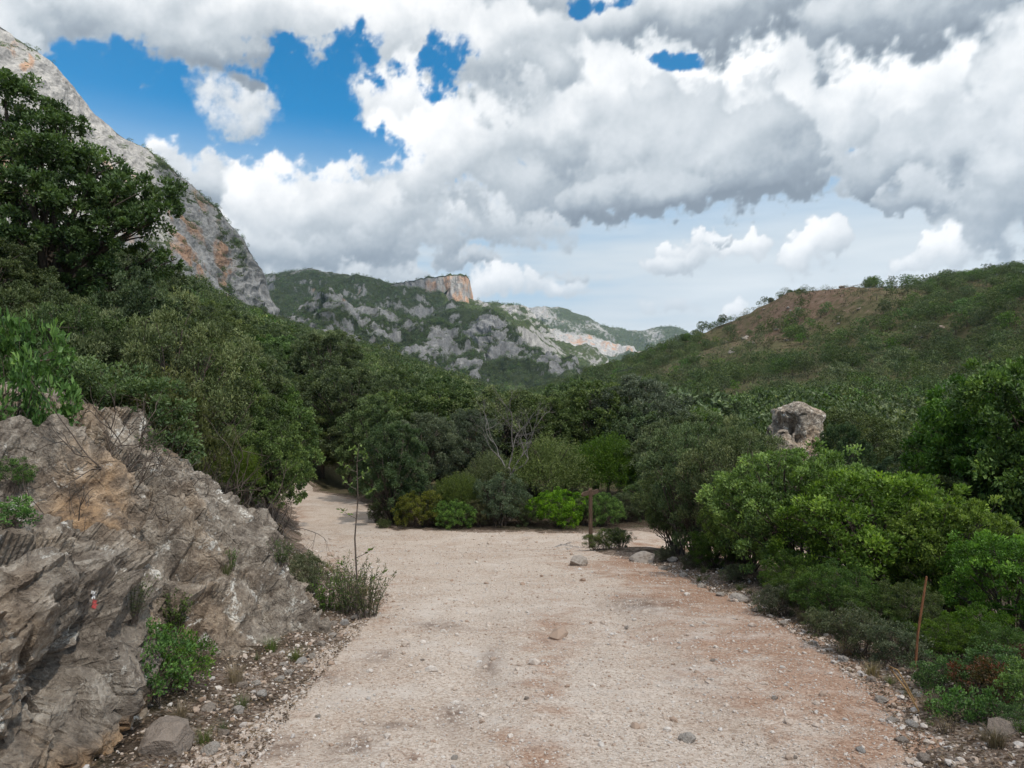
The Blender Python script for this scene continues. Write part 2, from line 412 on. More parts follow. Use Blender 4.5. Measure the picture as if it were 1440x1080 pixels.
def mat_ground():
    m, nt, out = new_mat('hillside_soil')
    P = objco(nt)
    n1 = noise(nt, P, 0.05, 5, 0.6); n2 = noise(nt, P, 0.9, 6, 0.62); n3 = noise(nt, P, 14, 5, 0.65)
    soil = ramp(nt, n3, [(0.25, (.045, .032, .024)), (0.5, (.10, .072, .052)), (0.75, (.20, .155, .12))])
    litter = ramp(nt, n2, [(0.3, (.035, .036, .018)), (0.6, (.075, .062, .032)), (0.8, (.11, .085, .05))])
    c = mix(nt, n2.smooth(0.40, 0.62), soil, litter)
    far = ramp(nt, noise(nt, P, 0.35, 6, 0.65), [(0.3, (.046, .050, .021)), (0.45, (.092, .088, .040)), (0.60, (.125, .105, .056)), (0.8, (.21, .16, .11))])
    c = mix(nt, attr(nt, 'far'), c, far)
    bare = ramp(nt, noise(nt, P, 0.5, 5, 0.6), [(0.3, (.12, .072, .046)), (0.6, (.20, .135, .095)), (0.8, (.30, .235, .185))])
    c = mix(nt, (attr(nt, 'bare') + (n1 - 0.5) * 0.6 + (noise(nt, P, 0.25, 5, .6) - 0.5) * 0.9).smooth(0.35, 0.75), c, bare)
    sand = ramp(nt, n2, [(0.2, (.36, .26, .18)), (0.8, (.46, .35, .25))])
    c = mix(nt, (attr(nt, 'sand') + (n2 - .5) * .3).smooth(.35, .6), c, sand)
    chips = voro(nt, P, 38.0, out='Color'); sp = nt.nodes.new('ShaderNodeSeparateColor'); nt.links.new(chips.s, sp.inputs[0]); chip = N(nt, sp.outputs[0])
    dustc = ramp(nt, chip * .6 + n3 * .4, [(0.2, (.13, .085, .06)), (0.5, (.27, .195, .145)), (0.8, (.45, .37, .305))])
    c = mix(nt, (attr(nt, 'dust') + (noise(nt, P, 2.2, 6, .68) - .5) * 1.7).smooth(.34, .62), c, dustc)
    c = mix(nt, (chip.smooth(.80, .84) * (1.0 - attr(nt, 'far')) * n2.smooth(.42, .56)) * .75, c, (.30, .255, .21))
    principled(nt, out, c, 0.95, 0.1, noise(nt, P, 22, 6, 0.7) + voro(nt, P, 38.0) * -.5, 1.0, 0.05)
    return m
def mat_road():
    m, nt, out = new_mat('crushed_limestone_track')
    P = objco(nt)
    big = noise(nt, P, 0.42, 4, 0.6); mid = noise(nt, P, 2.3, 6, 0.65); fine = noise(nt, P, 45, 4, 0.7); peb = voro(nt, P, 62.0, out='Color'); pd = voro(nt, P, 62.0)
    sp = nt.nodes.new('ShaderNodeSeparateColor'); nt.links.new(peb.s, sp.inputs[0]); pr = N(nt, sp.outputs[0])
    pale = ramp(nt, pr * 0.6 + fine * 0.4, [(0.12, (.29, .22, .17)), (0.4, (.47, .385, .315)), (0.7, (.575, .485, .41)), (0.95, (.69, .62, .55))])
    red = ramp(nt, pr * 0.5 + fine * 0.5, [(0.15, (.18, .095, .058)), (0.5, (.34, .20, .128)), (0.9, (.52, .37, .28))])
    w = (attr(nt, 'red') * 0.62 + (big - 0.5) * 1.1 + (mid - 0.5) * 1.5).smooth(0.12, 0.62)
    c = mix(nt, w * 0.85, pale, red)
    c = mix(nt, noise(nt, P, 0.8, 5, .62, .6).smooth(.42, .66) * .55, c, mix(nt, 1.0, c, (.78, .70, .64), 'MULTIPLY'))
    c = mix(nt, noise(nt, vmath(nt, 'ADD', P, (9, 4, 0)), 1.3, 5, .62).smooth(.52, .68) * .5, c, (.60, .53, .47))
    brown = (mid.smooth(0.60, 0.74) * noise(nt, P, 0.9, 3, .5).smooth(0.50, 0.60))
    c = mix(nt, brown * 0.8, c, (.155, .10, .07))
    grey = noise(nt, P, 1.1, 5, 0.6, 1.0).smooth(0.62, 0.72)
    c = mix(nt, grey * 0.4, c, (.36, .32, .29))
    c = mix(nt, attr(nt, 'damp') * 0.8, c, (.13, .085, .062))
    h = fine * 0.5 + (1.0 - pd) * 0.6 + mid * 0.8
    principled(nt, out, c, 0.93, 0.15, h, 0.85, 0.012)
    return m
def mat_rock_far(name, orange=0.5, pale=0.0, scale=1.0):
    m, nt, out = new_mat(name)
    P = objco(nt)
    S = vmath(nt, 'MULTIPLY', P, (1.0, 1.0, 0.35))
    n1 = noise(nt, P, 0.012 * scale, 6, 0.6); n2 = noise(nt, S, 0.07 * scale, 7, 0.68); n3 = noise(nt, P, 0.25 * scale, 5, 0.65)
    k = 1.0 + pale
    c = ramp(nt, n2 * 0.6 + n3 * 0.4, [(0.30, (.085 * k, .083 * k, .083 * k)), (0.45, (.20 * k, .195 * k, .19 * k)), (0.58, (.31 * k, .30 * k, .285 * k)), (0.75, (.44 * k, .425 * k, .40 * k))])
    og = ramp(nt, n3, [(0.3, (.24, .12, .06)), (0.7, (.47, .29, .18))])
    w = (noise(nt, S, 0.02 * scale, 5, 0.62, 0.6) + attr(nt, 'orange') * 0.30).smooth(0.66 - 0.10 * orange, 0.78 - 0.10 * orange)
    c = mix(nt, w * 0.8, c, og)
    gr = ramp(nt, n3, [(0.3, (.022, .034, .014)), (0.55, (.045, .058, .024)), (0.75, (.075, .085, .035))])
    v = (attr(nt, 'veg') + (n2 - 0.5) * 1.3 + (n3 - .5) * .6).smooth(0.42, 0.56)
    c = mix(nt, v, c, gr)
    principled(nt, out, c, 0.95, 0.1, n2 * 1.0 + n3 * 0.5, 0.8, 5.0 / scale)
    return m
def mat_rock(name, tint=(1.74, 1.72, 1.67)):
    m, nt, out = new_mat(name)
    P = objco(nt)
    W = vmath(nt, 'ADD', P, vmath(nt, 'SCALE', vmath(nt, 'SUBTRACT', noise(nt, P, 1.3, 3, .6, out='Color'), (.5, .5, .5)), 0.5))
    n1 = noise(nt, W, 0.9, 6, 0.62); n2 = noise(nt, W, 5.5, 7, 0.68); n3 = noise(nt, P, 40, 5, 0.7)
    base = ramp(nt, n2 * 0.55 + n3 * 0.25 + n1 * 0.2, [(0.35, (.035, .029, .024)), (0.44, (.115, .095, .078)), (0.53, (.215, .185, .155)), (0.62, (.36, .325, .285)), (.72, (.50, .47, .43))])
    lich = (noise(nt, W, 3.2, 8, 0.72)).smooth(0.56, 0.63) * noise(nt, P, 26, 5, .7).smooth(.40, .56)
    tan = noise(nt, W, .55, 5, .6).smooth(.46, .62); base = mix(nt, tan * .42, base, mix(nt, 1.0, base, (1.35, 1.08, .80), 'MULTIPLY'))
    c = mix(nt, lich * 0.9, base, (.56, .54, .50))
    och = ramp(nt, n2, [(0.35, (.15, .085, .042)), (0.55, (.30, .19, .105)), (0.7, (.44, .31, .20))])
    c = mix(nt, (attr(nt, 'ochre') * 0.9 + (n1 - 0.5) * 1.1 + (n2 - .5) * .5).smooth(0.28, 0.6) * 0.9, c, och)
    black = noise(nt, vmath(nt, 'MULTIPLY', W, (1, 1, 0.4)), 4.3, 8, 0.7, 0.4).smooth(0.585, 0.66) * (1.0 - attr(nt, 'ochre')).sat()
    c = mix(nt, black * 0.7, c, (.030, .027, .024))
    c = mix(nt, 1.0, c, tint, 'MULTIPLY')
    crack = voro(nt, W, 3.4, 'DISTANCE_TO_EDGE').smooth(0.0, 0.05)
    principled(nt, out, c, 0.9, 0.2, n2 * 1.2 + n3 * 0.45 + crack * 0.15, 1.0, 0.09)
    return m

# ------------------------------------------------------------------ the ground, one sheet
def build_ground():
    tx = np.linspace(-1, 1, 350); ty = np.linspace(0, 1, 390)
    xs = 6.0 * np.sinh(tx * 7.6)                      # +-6000 m, 0.2 m steps in the middle
    ys = -60 + 0.0 * ty
    a = np.arcsinh(-68 / 5.0); b = np.arcsinh(7000 / 5.0)
    ys = 8 + 5.0 * np.sinh(a + (b - a) * ty)
    X, Y = np.meshgrid(xs, ys, indexing='ij'); X = X.ravel(); Y = Y.ravel()
    Z = ground_z(X, Y)
    sd = road_sd(X, Y)
    Z = Z - 0.05 * sstep(-0.1, 0.35, sd)
    far = sstep(24, 45, np.hypot(X, Y - 5))
    q = at(1188, 410, 362); q2 = at(1120, 440, 330)
    sand = np.exp(-((X - q[0]) / 14) ** 2 - ((Y - q[1]) / 24) ** 2)
    bare = 0.5 * np.exp(-((X - q2[0]) / 40) ** 2 - ((Y - q2[1]) / 55) ** 2) + 0.26 * sstep(25, 60, X) * sstep(60, 110, Y)
    dust = np.maximum(sstep(-1.3, -.05, sd) * .66, .6 * np.exp(-((X - 2.9) / 1.3) ** 2 - ((Y - 18.2) / 1.8) ** 2))
    me = mesh_arrays('ground', np.stack([X, Y, Z], 1), grid_faces(len(xs), len(ys)), {'dust': dust, 'far': far, 'sand': sand, 'bare': bare}, True, [mat_ground()])
    put('ground', me, kind='structure', label='wooded valley floor and hillsides with brown soil', category='ground')
build_ground()

def road_surface(x, y):
    sd = road_sd(x, y)
    P = xyz(x, y)
    edge = 0.34 * fbm(P / 0.7, 4)
    z = ground_z(x, y, False) + 0.03 * sstep(-0.05, 0.3, sd + edge) - 0.10 * sstep(0.05, -0.45, sd + edge)
    z = z + 0.028 * fbm(P / 1.4, 3) + 0.010 * fbm(P / 0.22, 3)
    # two shallow wheel ruts
    for c in (-0.55, 1.15):
        z = z - 0.045 * np.exp(-((x - c - 0.2 * np.sin(y / 4.0)) / 0.28) ** 2) * (1 - sstep(9, 14, y))
    return z
def build_road():
    xs = np.concatenate([np.linspace(-15, -4.5, 60)[:-1], np.linspace(-4.5, 4.5, 240), np.linspace(4.5, 13, 50)[1:]])
    ys = np.concatenate([np.linspace(-9, 2.5, 30)[:-1], 2.5 + 35.5 * np.linspace(0, 1, 300) ** 1.7])
    X, Y = np.meshgrid(xs, ys, indexing='ij'); X = X.ravel(); Y = Y.ravel()
    sd = road_sd(X, Y); Z = road_surface(X, Y)
    keep = (sd > -0.75).reshape(len(xs), len(ys))
    f = grid_faces(len(xs), len(ys)); ok = keep.ravel()[f].all(1); f = f[ok]
    used = np.unique(f); mp = np.full(len(X), -1); mp[used] = np.arange(len(used))
    right = sstep(0.4, 3.0, X + 0.3 * fbm(xyz(X, Y) / 1.5, 3)) * (1 - 0.6 * sstep(14, 19, Y))
    mid = 0.55 * np.exp(-((X - 0.15 - 0.10 * (Y - 5)) / 0.35) ** 2) * (1 - sstep(9, 16, Y))
    damp = np.zeros(len(X))
    for px, py, rx, ry in ((395, 1050, .20, .16), (500, 1048, .14, .16), (560, 1020, .16, .05), (535, 925, .14, .12), (620, 880, .35, .10), (690, 930, .10, .25), (450, 955, .2, .1), (900, 850, .5, .2), (640, 1000, .12, .2)):
        yy = 1650 / (py - HORIZON - 120); xx = (px - CX) / FPX * yy
        damp = np.maximum(damp, np.exp(-(((X - xx) / rx) ** 2 + ((Y - yy) / (ry * yy / 3)) ** 2)) * np.clip(0.75 + 1.2 * fbm(xyz(X, Y) / 0.09, 3), 0, 1))
    redv = np.clip(right * 1.0 + mid + 0.25 * np.exp(-(sd / 0.5) ** 2), 0, 1.2)
    me = mesh_arrays('gravel_track', np.stack([X, Y, Z], 1)[used], mp[f], {'red': redv[used], 'damp': damp[used]}, True, [mat_road()])
    put('gravel_track', me, kind='structure', label='pale pinkish crushed limestone track running downhill', category='track')
build_road()

# ------------------------------------------------------------------ mountains: lofted from a foot line to a crest line, then roughened
def loft(name, crest, foot, nu, nv, prof, disp, mat, back=500.0, vegf=None, orangef=None, smooth=False):
    crest = np.array([at(*p) for p in crest]); foot = np.array([at(*p) for p in foot])
    def resample(P, n):
        L = np.concatenate(([0], np.cumsum(np.linalg.norm(np.diff(P, axis=0), axis=1)))); L /= L[-1]
        t = np.linspace(0, 1, n); return np.stack([np.interp(t, L, P[:, k]) for k in range(3)], 1)
    A = resample(foot, nu); B = resample(crest, nu)
    tv = np.concatenate([np.linspace(0, 1, nv), 1 + np.linspace(0, 1, 26)[1:] * 0.5])
    P = np.zeros((nu, len(tv), 3))
    for j, t in enumerate(tv):
        tt = min(t, 1.0)
        P[:, j, :2] = A[:, :2] + (B[:, :2] - A[:, :2]) * tt
        P[:, j, 2] = A[:, 2] + (B[:, 2] - A[:, 2]) * prof(tt)
        if t > 1:
            dirn = (B[:, :2] - A[:, :2]); dirn = dirn / np.linalg.norm(dirn, axis=1)[:, None]
            P[:, j, :2] += dirn * back * (t - 1) * 2
            P[:, j, 2] -= (B[:, 2] - A[:, 2]) * ((t - 1) * 2) ** 1.3 * 1.1
    du = np.gradient(P, axis=0); dv = np.gradient(P, axis=1)
    nrm = np.cross(du, dv).reshape(-1, 3); nrm /= np.linalg.norm(nrm, axis=1)[:, None] + 1e-9
    if nrm[:, 2].mean() < 0: nrm = -nrm
    Q = P.reshape(-1, 3)
    T = np.tile(tv, nu); S = np.repeat(np.linspace(0, 1, nu), len(tv))
    d = disp(Q, S, T)
    Q2 = Q + nrm * d[:, None]
    G = Q2.reshape(nu, len(tv), 3)
    n2 = np.cross(np.gradient(G, axis=0), np.gradient(G, axis=1)).reshape(-1, 3); n2 /= np.linalg.norm(n2, axis=1)[:, None] + 1e-9
    steep = 1 - np.abs(n2[:, 2])
    veg = vegf(Q2, S, T, steep) if vegf else np.clip(1.1 - steep * 2.0, 0, 1)
    og = orangef(Q2, S, T, steep) if orangef else np.zeros(len(Q2))
    me = mesh_arrays(name, Q2, grid_faces(nu, len(tv)), {'veg': veg, 'orange': og}, smooth, [mat])
    o = put(name, me, kind='structure')
    return Q2, veg, T, S, grid_faces(nu, len(tv)), o

FAR_VEG = []      # (positions, mean height) of bushes to be scattered on the mountains
def veg_points(res, n, cond, seed):
    Q, veg, T, S, F, o = res
    r = np.random.default_rng(seed)
    c = Q[F].mean(1); a = np.linalg.norm(np.cross(Q[F[:, 2]] - Q[F[:, 0]], Q[F[:, 3]] - Q[F[:, 1]]), axis=1)
    w = a * np.clip(cond(Q[F].mean(1), veg[F].mean(1), T[F].mean(1), S[F].mean(1)), 0, 1); w /= w.sum()
    k = r.choice(len(F), n, p=w)
    u, v = r.random(n)[:, None], r.random(n)[:, None]
    return Q[F[k, 0]] * (1 - u) * (1 - v) + Q[F[k, 1]] * u * (1 - v) + Q[F[k, 2]] * u * v + Q[F[k, 3]] * (1 - u) * v

ROCK_CLIFF = mat_rock_far('grey_orange_limestone_cliff', 0.6, 0.1, 1.5)
ROCK_MID = mat_rock_far('grey_limestone_slope', 0.35, 0.0, 1.0)
ROCK_PALE = mat_rock_far('pale_limestone', 0.6, 0.15, 0.8)
ROCK_ORANGE = mat_rock_far('orange_limestone_mesa', 1.1, 0.0, 0.9)

def strata(Q, nx, ny, nz, size, amp, warp):
    q = (Q[:, 0] * nx + Q[:, 1] * ny + Q[:, 2] * nz) / size + warp
    s = q - np.floor(q)
    return amp * (np.where(s < 0.75, s / 0.75, (1 - s) / 0.25) - 0.5)
def cliff_disp(Q, S, T):
    fade = sstep(0, 0.08, T)
    d = 11 * fbm(Q / 120, 4) + 3.2 * (ridged(Q * (1, 1, .6) / 30, 4) - 1) + strata(Q, .55, 0.1, .8, 11, 3.2, 1.6 * fbm(Q / 60, 3)) + strata(Q, .6, 0.2, .75, 31, 4.5, 1.0 * fbm(Q / 90, 3)) + 1.6 * fbm(Q / 8, 3)
    return d * fade * (1 - 0.55 * sstep(0.93, 1.0, T) * (T <= 1) - 0.55 * (T > 1))
def cliff_veg(Q, S, T, st):
    n = fbm(Q / 40, 4)
    return np.clip(0.30 + 0.45 * n - 0.6 * (st - 0.35) + 0.45 * sstep(0.35, 1, S) * (fbm(Q / 90, 3) * 0.6 + .25) + 1.0 * sstep(0.12, 0.0, T), 0, 1)
cliff = loft('limestone_cliff',
    [(-420, -330, 620), (-150, -85, 660), (0, 35, 700), (60, 82, 720), (130, 158, 745), (180, 198, 765), (230, 225, 785), (300, 290, 815), (345, 337, 840), (372, 384, 860), (384, 436, 880)],
    [(-420, 560, 420), (-150, 480, 500), (0, 450, 560), (100, 440, 590), (200, 440, 630), (260, 450, 680), (310, 470, 740), (350, 485, 790), (384, 500, 850)],
    350, 190, lambda t: 0.30 * t ** 1.3 + 0.70 * t ** 0.85, cliff_disp, ROCK_CLIFF, 400, cliff_veg,
    lambda Q, S, T, st: np.clip(fbm(Q / 70, 3) * .8 + 0.25 * np.exp(-((S - 0.8) / 0.12) ** 2), -0.5, 1))

def mt_disp(a, s):
    def f(Q, S, T):
        fade = sstep(0, 0.1, T) * (1 - 0.7 * np.exp(-((T - 1) / 0.06) ** 2))
        return fade * (a * fbm(Q / s, 5) + 0.5 * a * (ridged(Q / (s * 0.5), 4) - 1.0) + strata(Q, .1, .2, .97, s * .14, a * .16, 1.5 * fbm(Q / s, 3)))
    return f
far_ridge = loft('far_ridge',
    [(600, 440, 5200), (700, 436, 5000), (742, 434, 4600), (765, 431, 4500), (800, 435, 4500), (830, 447, 4500), (865, 461, 4600), (900, 466, 4700), (930, 461, 4700), (945, 460, 4700), (957, 463, 4700), (985, 478, 4800), (1040, 505, 5000), (1100, 520, 5200)],
    [(600, 566, 3300), (742, 566, 3200), (850, 566, 3200), (960, 566, 3300), (1100, 566, 3600)], 260, 110, lambda t: 0.75 * t + 0.25 * t ** 3, mt_disp(60, 420), ROCK_PALE, 900,
    lambda Q, S, T, st: np.clip(0.62 + 0.3 * fbm(Q / 250, 3) - 0.55 * sstep(0.55, .62, T) * (1 - sstep(.72, .8, T)), 0, 1), lambda Q, S, T, st: 0.35 * sstep(0.52, .6, T) * (1 - sstep(.72, .8, T)) + 0.1 * fbm(Q / 300, 3))
lit_spur = loft('sunlit_limestone_spur',
    [(600, 436, 2700), (655, 424, 2600), (690, 424, 2550), (715, 427, 2500), (738, 434, 2450), (760, 452, 2400), (790, 480, 2350), (830, 505, 2300), (870, 522, 2300), (960, 566, 2200)],
    [(600, 568, 1700), (690, 568, 1650), (740, 568, 1620), (800, 568, 1600), (965, 570, 1650)], 240, 130, lambda t: 0.8 * t + 0.2 * t ** 3, mt_disp(55, 260), ROCK_PALE, 500,
    lambda Q, S, T, st: np.clip(0.42 + 0.55 * fbm(Q / 160, 4) - 0.5 * (st - .25), 0, 1))
back_mt = loft('wooded_plateau',
    [(250, 420, 2500), (340, 396, 2450), (385, 385, 2400), (440, 380, 2400), (485, 386, 2350), (520, 393, 2300), (548, 402, 2260), (600, 412, 2200), (650, 413, 2150), (685, 428, 2100), (720, 450, 2000), (770, 485, 1900), (820, 512, 1850), (900, 566, 1750)],
    [(250, 568, 1200), (400, 568, 1150), (560, 568, 1150), (700, 568, 1200), (905, 570, 1250)], 280, 140, lambda t: 0.85 * t + 0.15 * t ** 3, mt_disp(62, 330), ROCK_MID, 700,
    lambda Q, S, T, st: np.clip(0.78 + .6 * sstep(.42, .2, T) * sstep(.45, .7, S) + 0.30 * fbm(Q / 120, 4) - 0.25 * sstep(.93, 1, T) - 1.1 * np.maximum(st - .40, 0), 0, 1))
def spur_veg(lo):
    return lambda Q, S, T, st: np.clip(lo + 0.75 * fbm(Q / 60, 4) - 0.6 * (st - .4) + 0.7 * sstep(0.40, 0.15, T) * sstep(.2, .7, S) + .8 * sstep(.75, .9, S), 0, 1)
spur_a = loft('rocky_spur',
    [(360, 470, 1500), (400, 455, 1480), (430, 425, 1450), (462, 403, 1420), (480, 415, 1420), (505, 432, 1430), (545, 437, 1450), (590, 452, 1450), (640, 468, 1450), (668, 495, 1400), (690, 520, 1400), (740, 564, 1300)],
    [(360, 560, 1000), (430, 560, 980), (520, 562, 960), (600, 565, 950), (745, 568, 980)], 270, 140, lambda t: 0.55 * t + 0.45 * t ** 1.8, mt_disp(42, 150), ROCK_MID, 260, spur_veg(0.44))
spur_b = loft('rocky_spur',
    [(630, 492, 1700), (645, 470, 1680), (660, 448, 1650), (690, 431, 1620), (712, 447, 1600), (728, 470, 1580), (760, 495, 1560), (800, 512, 1540), (840, 530, 1520), (905, 566, 1450)],
    [(620, 566, 1250), (690, 566, 1200), (760, 566, 1180), (910, 570, 1200)], 220, 130, lambda t: 0.5 * t + 0.5 * t ** 1.8, mt_disp(34, 130), ROCK_MID, 220,
    lambda Q, S, T, st: np.clip(0.42 + 0.6 * fbm(Q / 60, 4) - 0.6 * (st - .4) + 1.1 * sstep(0.62, 0.35, T) + .5 * sstep(.6, .8, S), 0, 1))
def mesa_disp(Q, S, T):
    return (6 * fbm(Q * (1, 1, .25) / 22, 4) + 4 * fbm(Q / 60, 3)) * (1 - .7 * (T > 1)) * sstep(0, .1, T)
mesa = loft('mesa_cliff', [(540, 412, 2230), (550, 400, 2212), (578, 394, 2180), (610, 389, 2150), (640, 386, 2120), (655, 387, 2110), (661, 395, 2150), (662, 412, 2240)],
    [(548, 430, 2205), (565, 428, 2185), (590, 432, 2150), (620, 436, 2120), (640, 438, 2095), (658, 438, 2095), (663, 438, 2150), (666, 436, 2240)], 200, 70, lambda t: t ** 0.9, mesa_disp, ROCK_ORANGE, 120,
    lambda Q, S, T, st: np.clip(.10 + .9 * (T > .97) + 0.5 * sstep(.12, .0, T), 0, 1), lambda Q, S, T, st: -.1 + 0.75 * S)

# ------------------------------------------------------------------ plants: builders
def unit(v): return v / (np.linalg.norm(v, axis=-1, keepdims=True) + 1e-9)
class Geo:
    """Collects vertices and faces with a material slot each."""
    def __init__(self): self.v, self.q, self.t, self.n = [], [], [], 0; self.mq = []; self.mt = []; self.tone = []
    def add(self, v, f, slot=0, tone=None):
        f = np.asarray(f) + self.n; self.v.append(np.asarray(v)); self.n += len(v); self.tone.append(np.full(len(v), .5) if tone is None else np.clip(tone, 0, 1))
        if f.shape[1] == 4: self.q.append(f); self.mq.append(np.full(len(f), slot))
        else: self.t.append(f); self.mt.append(np.full(len(f), slot))
    def mesh(self, name, mats, smooth=False):
        fl, mi = [], []
        if self.q: fl.append(np.concatenate(self.q)); mi.append(np.concatenate(self.mq))
        if self.t: fl.append(np.concatenate(self.t)); mi.append(np.concatenate(self.mt))
        return mesh_arrays(name, np.concatenate(self.v), fl, {'tone': np.concatenate(self.tone)}, smooth, mats, np.concatenate(mi))
def tube(g, pts, radii, sides=6, slot=0):
    pts = np.asarray(pts, float); radii = np.asarray(radii, float); k = len(pts)
    tg = unit(np.gradient(pts, axis=0)); ref = np.array((0.31, 0.77, 0.21)) if abs(tg[0, 0]) < 0.9 else np.array((0, 0.3, 1.0))
    a = unit(np.cross(tg, ref)); b = np.cross(tg, a)
    th = np.arange(sides) * 2 * math.pi / sides
    ring = pts[:, None, :] + radii[:, None, None] * (np.cos(th)[None, :, None] * a[:, None, :] + np.sin(th)[None, :, None] * b[:, None, :])
    v = ring.reshape(-1, 3); i = np.arange(k - 1)[:, None]; j = np.arange(sides)[None, :]; j2 = (j + 1) % sides
    f = np.stack([i * sides + j, i * sides + j2, (i + 1) * sides + j2, (i + 1) * sides + j], -1).reshape(-1, 4)
    g.add(v, f, slot)
    g.add(np.concatenate([ring[-1], pts[-1:] + tg[-1] * radii[-1]]), np.stack([np.arange(sides), (np.arange(sides) + 1) % sides, np.full(sides, sides)], 1), slot)
def leaves(g, r, P, axis, L, W, slot=0, spread=0.9, up=0.5, fold=0.12, tone=None):
    """One folded diamond leaf for each point P, growing roughly along axis."""
    n = len(P)
    D = unit(axis * 0.75 + r.normal(size=(n, 3)) * spread * 0.6)
    Nn = r.normal(size=(n, 3)) * 0.75 + np.array((0, 0, up)) + axis * 0.35
    S = unit(np.cross(D, Nn)); Nn = np.cross(S, D)
    l = (L * r.uniform(0.65, 1.3, n))[:, None]; w = (W * r.uniform(0.7, 1.25, n))[:, None]
    m = P + D * l * 0.5 + Nn * l * fold
    v = np.stack([P, m + S * w * 0.5, P + D * l, m - S * w * 0.5], 1).reshape(-1, 3)
    g.add(v, np.arange(4 * n).reshape(-1, 4), slot, None if tone is None else np.repeat(tone, 4))
def bezier(p0, p1, p2, k):
    t = np.linspace(0, 1, k)[:, None]; return (1 - t) ** 2 * p0 + 2 * t * (1 - t) * p1 + t * t * p2
def clump_leaves(g, r, clumps, twigs_m2, per_twig, L, W, twig, slot=0, up=0.4, lump=0.28, spread=0.9, core=0.6, hang=0.25, shell=0.45, wood=None, wslot=0, nwood=0.05, cover=.62):
    clumps = np.asarray(clumps, float)
    for ci, (cx, cy, cz, rx, ry, rz) in enumerate(clumps):
        area = 4 * math.pi * ((rx * ry) ** 1.6 / 3 + (rx * rz) ** 1.6 / 3 + (ry * rz) ** 1.6 / 3) ** (1 / 1.6)
        sr = twig * 0.95
        n = max(5, int(area / (math.pi * sr * sr) * cover))
        d = unit(r.normal(size=(n, 3)))
        d = d[r.random(n) < np.where(d[:, 2] < -0.2, hang + 0.2, 1.0)]
        n = len(d)
        rr = 1 - shell * r.random(n) ** 1.4
        rr *= 1 + lump * perlin(d * 2.3 + ci * 7.7 + 3.1) + lump * 0.7 * perlin(d * 5.1 + ci * 3.3)
        p = np.array((cx, cy, cz)) + d * rr[:, None] * (rx, ry, rz)
        keep = np.ones(n, bool)
        for cj, q in enumerate(clumps):
            if cj != ci: keep &= (((p - q[:3]) / q[3:]) ** 2).sum(1) > core ** 2
        keep &= p[:, 2] > 0.03
        p, d = p[keep], d[keep]; n = len(p)
        if n == 0: continue
        ax = unit(d * 0.7 + np.array((0, 0, up + .25)) + r.normal(size=(n, 3)) * 0.35)
        if wood is not None:
            for k in np.nonzero(r.random(n) < nwood * 3)[0]:
                a = np.array((cx, cy, cz)) + (p[k] - (cx, cy, cz)) * 0.2
                tube(wood, bezier(a, (a + p[k]) / 2 + r.normal(size=3) * 0.08 * rx, p[k], 4), np.linspace(0.006, 0.003, 4) * max(1, rx * 2.2), 3, wslot)
        kk = max(3, int(round(area * twigs_m2 * per_twig / max(n, 1) * keep.mean())))
        idx = np.repeat(np.arange(n), kk); m = len(idx)
        size = r.uniform(.6, 1.35, n)
        o = unit(r.normal(size=(m, 3)) + ax[idx] * 1.0)
        rad_ = sr * size[idx] * r.random(m) ** .45
        P = p[idx] + o * (rad_[:, None] * (1, 1, .8))
        la = unit(o * 0.8 + ax[idx] * 0.6)
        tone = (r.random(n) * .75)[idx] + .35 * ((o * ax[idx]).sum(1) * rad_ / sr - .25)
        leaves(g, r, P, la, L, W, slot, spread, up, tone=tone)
def limbs(g, r, base, fork, clumps, r0, slot=0, sides=7, stems=1, wig=0.25):
    base = np.asarray(base, float)
    if stems == 1:
        top = np.asarray(fork, float)
        mid = (base + top) / 2 + r.normal(size=3) * (wig * 0.4, wig * 0.4, 0)
        pts = bezier(base - (0, 0, 0.25), mid, top, 7); rad_ = np.linspace(r0 * 1.25, r0 * 0.72, 7); rad_[0] *= 1.25
        tube(g, pts, rad_, sides + 2, slot)
    for c in clumps:
        c = np.asarray(c[:3])
        s = np.asarray(fork, float) if stems == 1 else base + r.normal(size=3) * (0.12, 0.12, 0) - (0, 0, .1)
        L = np.linalg.norm(c - s)
        mid = (s + c) / 2 + np.array((0, 0, 0.16 * L)) + r.normal(size=3) * wig * 0.35 * L * 0.4
        k = 6; rr = np.linspace(r0 * (0.55 if stems == 1 else 0.35), r0 * 0.13, k)
        pts = bezier(s, mid, c, k); tube(g, pts, rr, sides - 2, slot)
        for _ in range(3):
            e = c + np.clip(r.normal(size=3), -1.3, 1.3) * min(L * 0.12, .35); q = pts[r.integers(2, 5)]
            tube(g, bezier(q, (q + e) / 2 + r.normal(size=3) * 0.06 * L, e, 4), np.linspace(r0 * 0.16, r0 * 0.05, 4), 4, slot)
def round_clumps(r, n, W, H, z0, size, flat=0.75, top=1.0):
    """Clump centres on the shell and in the body of a rounded crown: width W, from z0 to H."""
    out = []
    rx = W / 2 - size * 0.55; rz = (H - z0) / 2; cz = (H + z0) / 2
    for k in range(n):
        u = (k + 0.5) / n; ph = k * 2.399963 + r.uniform(-0.4, 0.4)
        z = 1 - 1.75 * u * top; z = max(z, -0.8); s = math.sqrt(max(0, 1 - z * z)) * r.uniform(0.65, 1.05)
        q = size * r.uniform(0.72, 1.25)
        out.append((rx * s * math.cos(ph), rx * s * math.sin(ph), cz + (rz - size * .6) * z * r.uniform(.85, 1.08), q, q, q * flat))
    return out

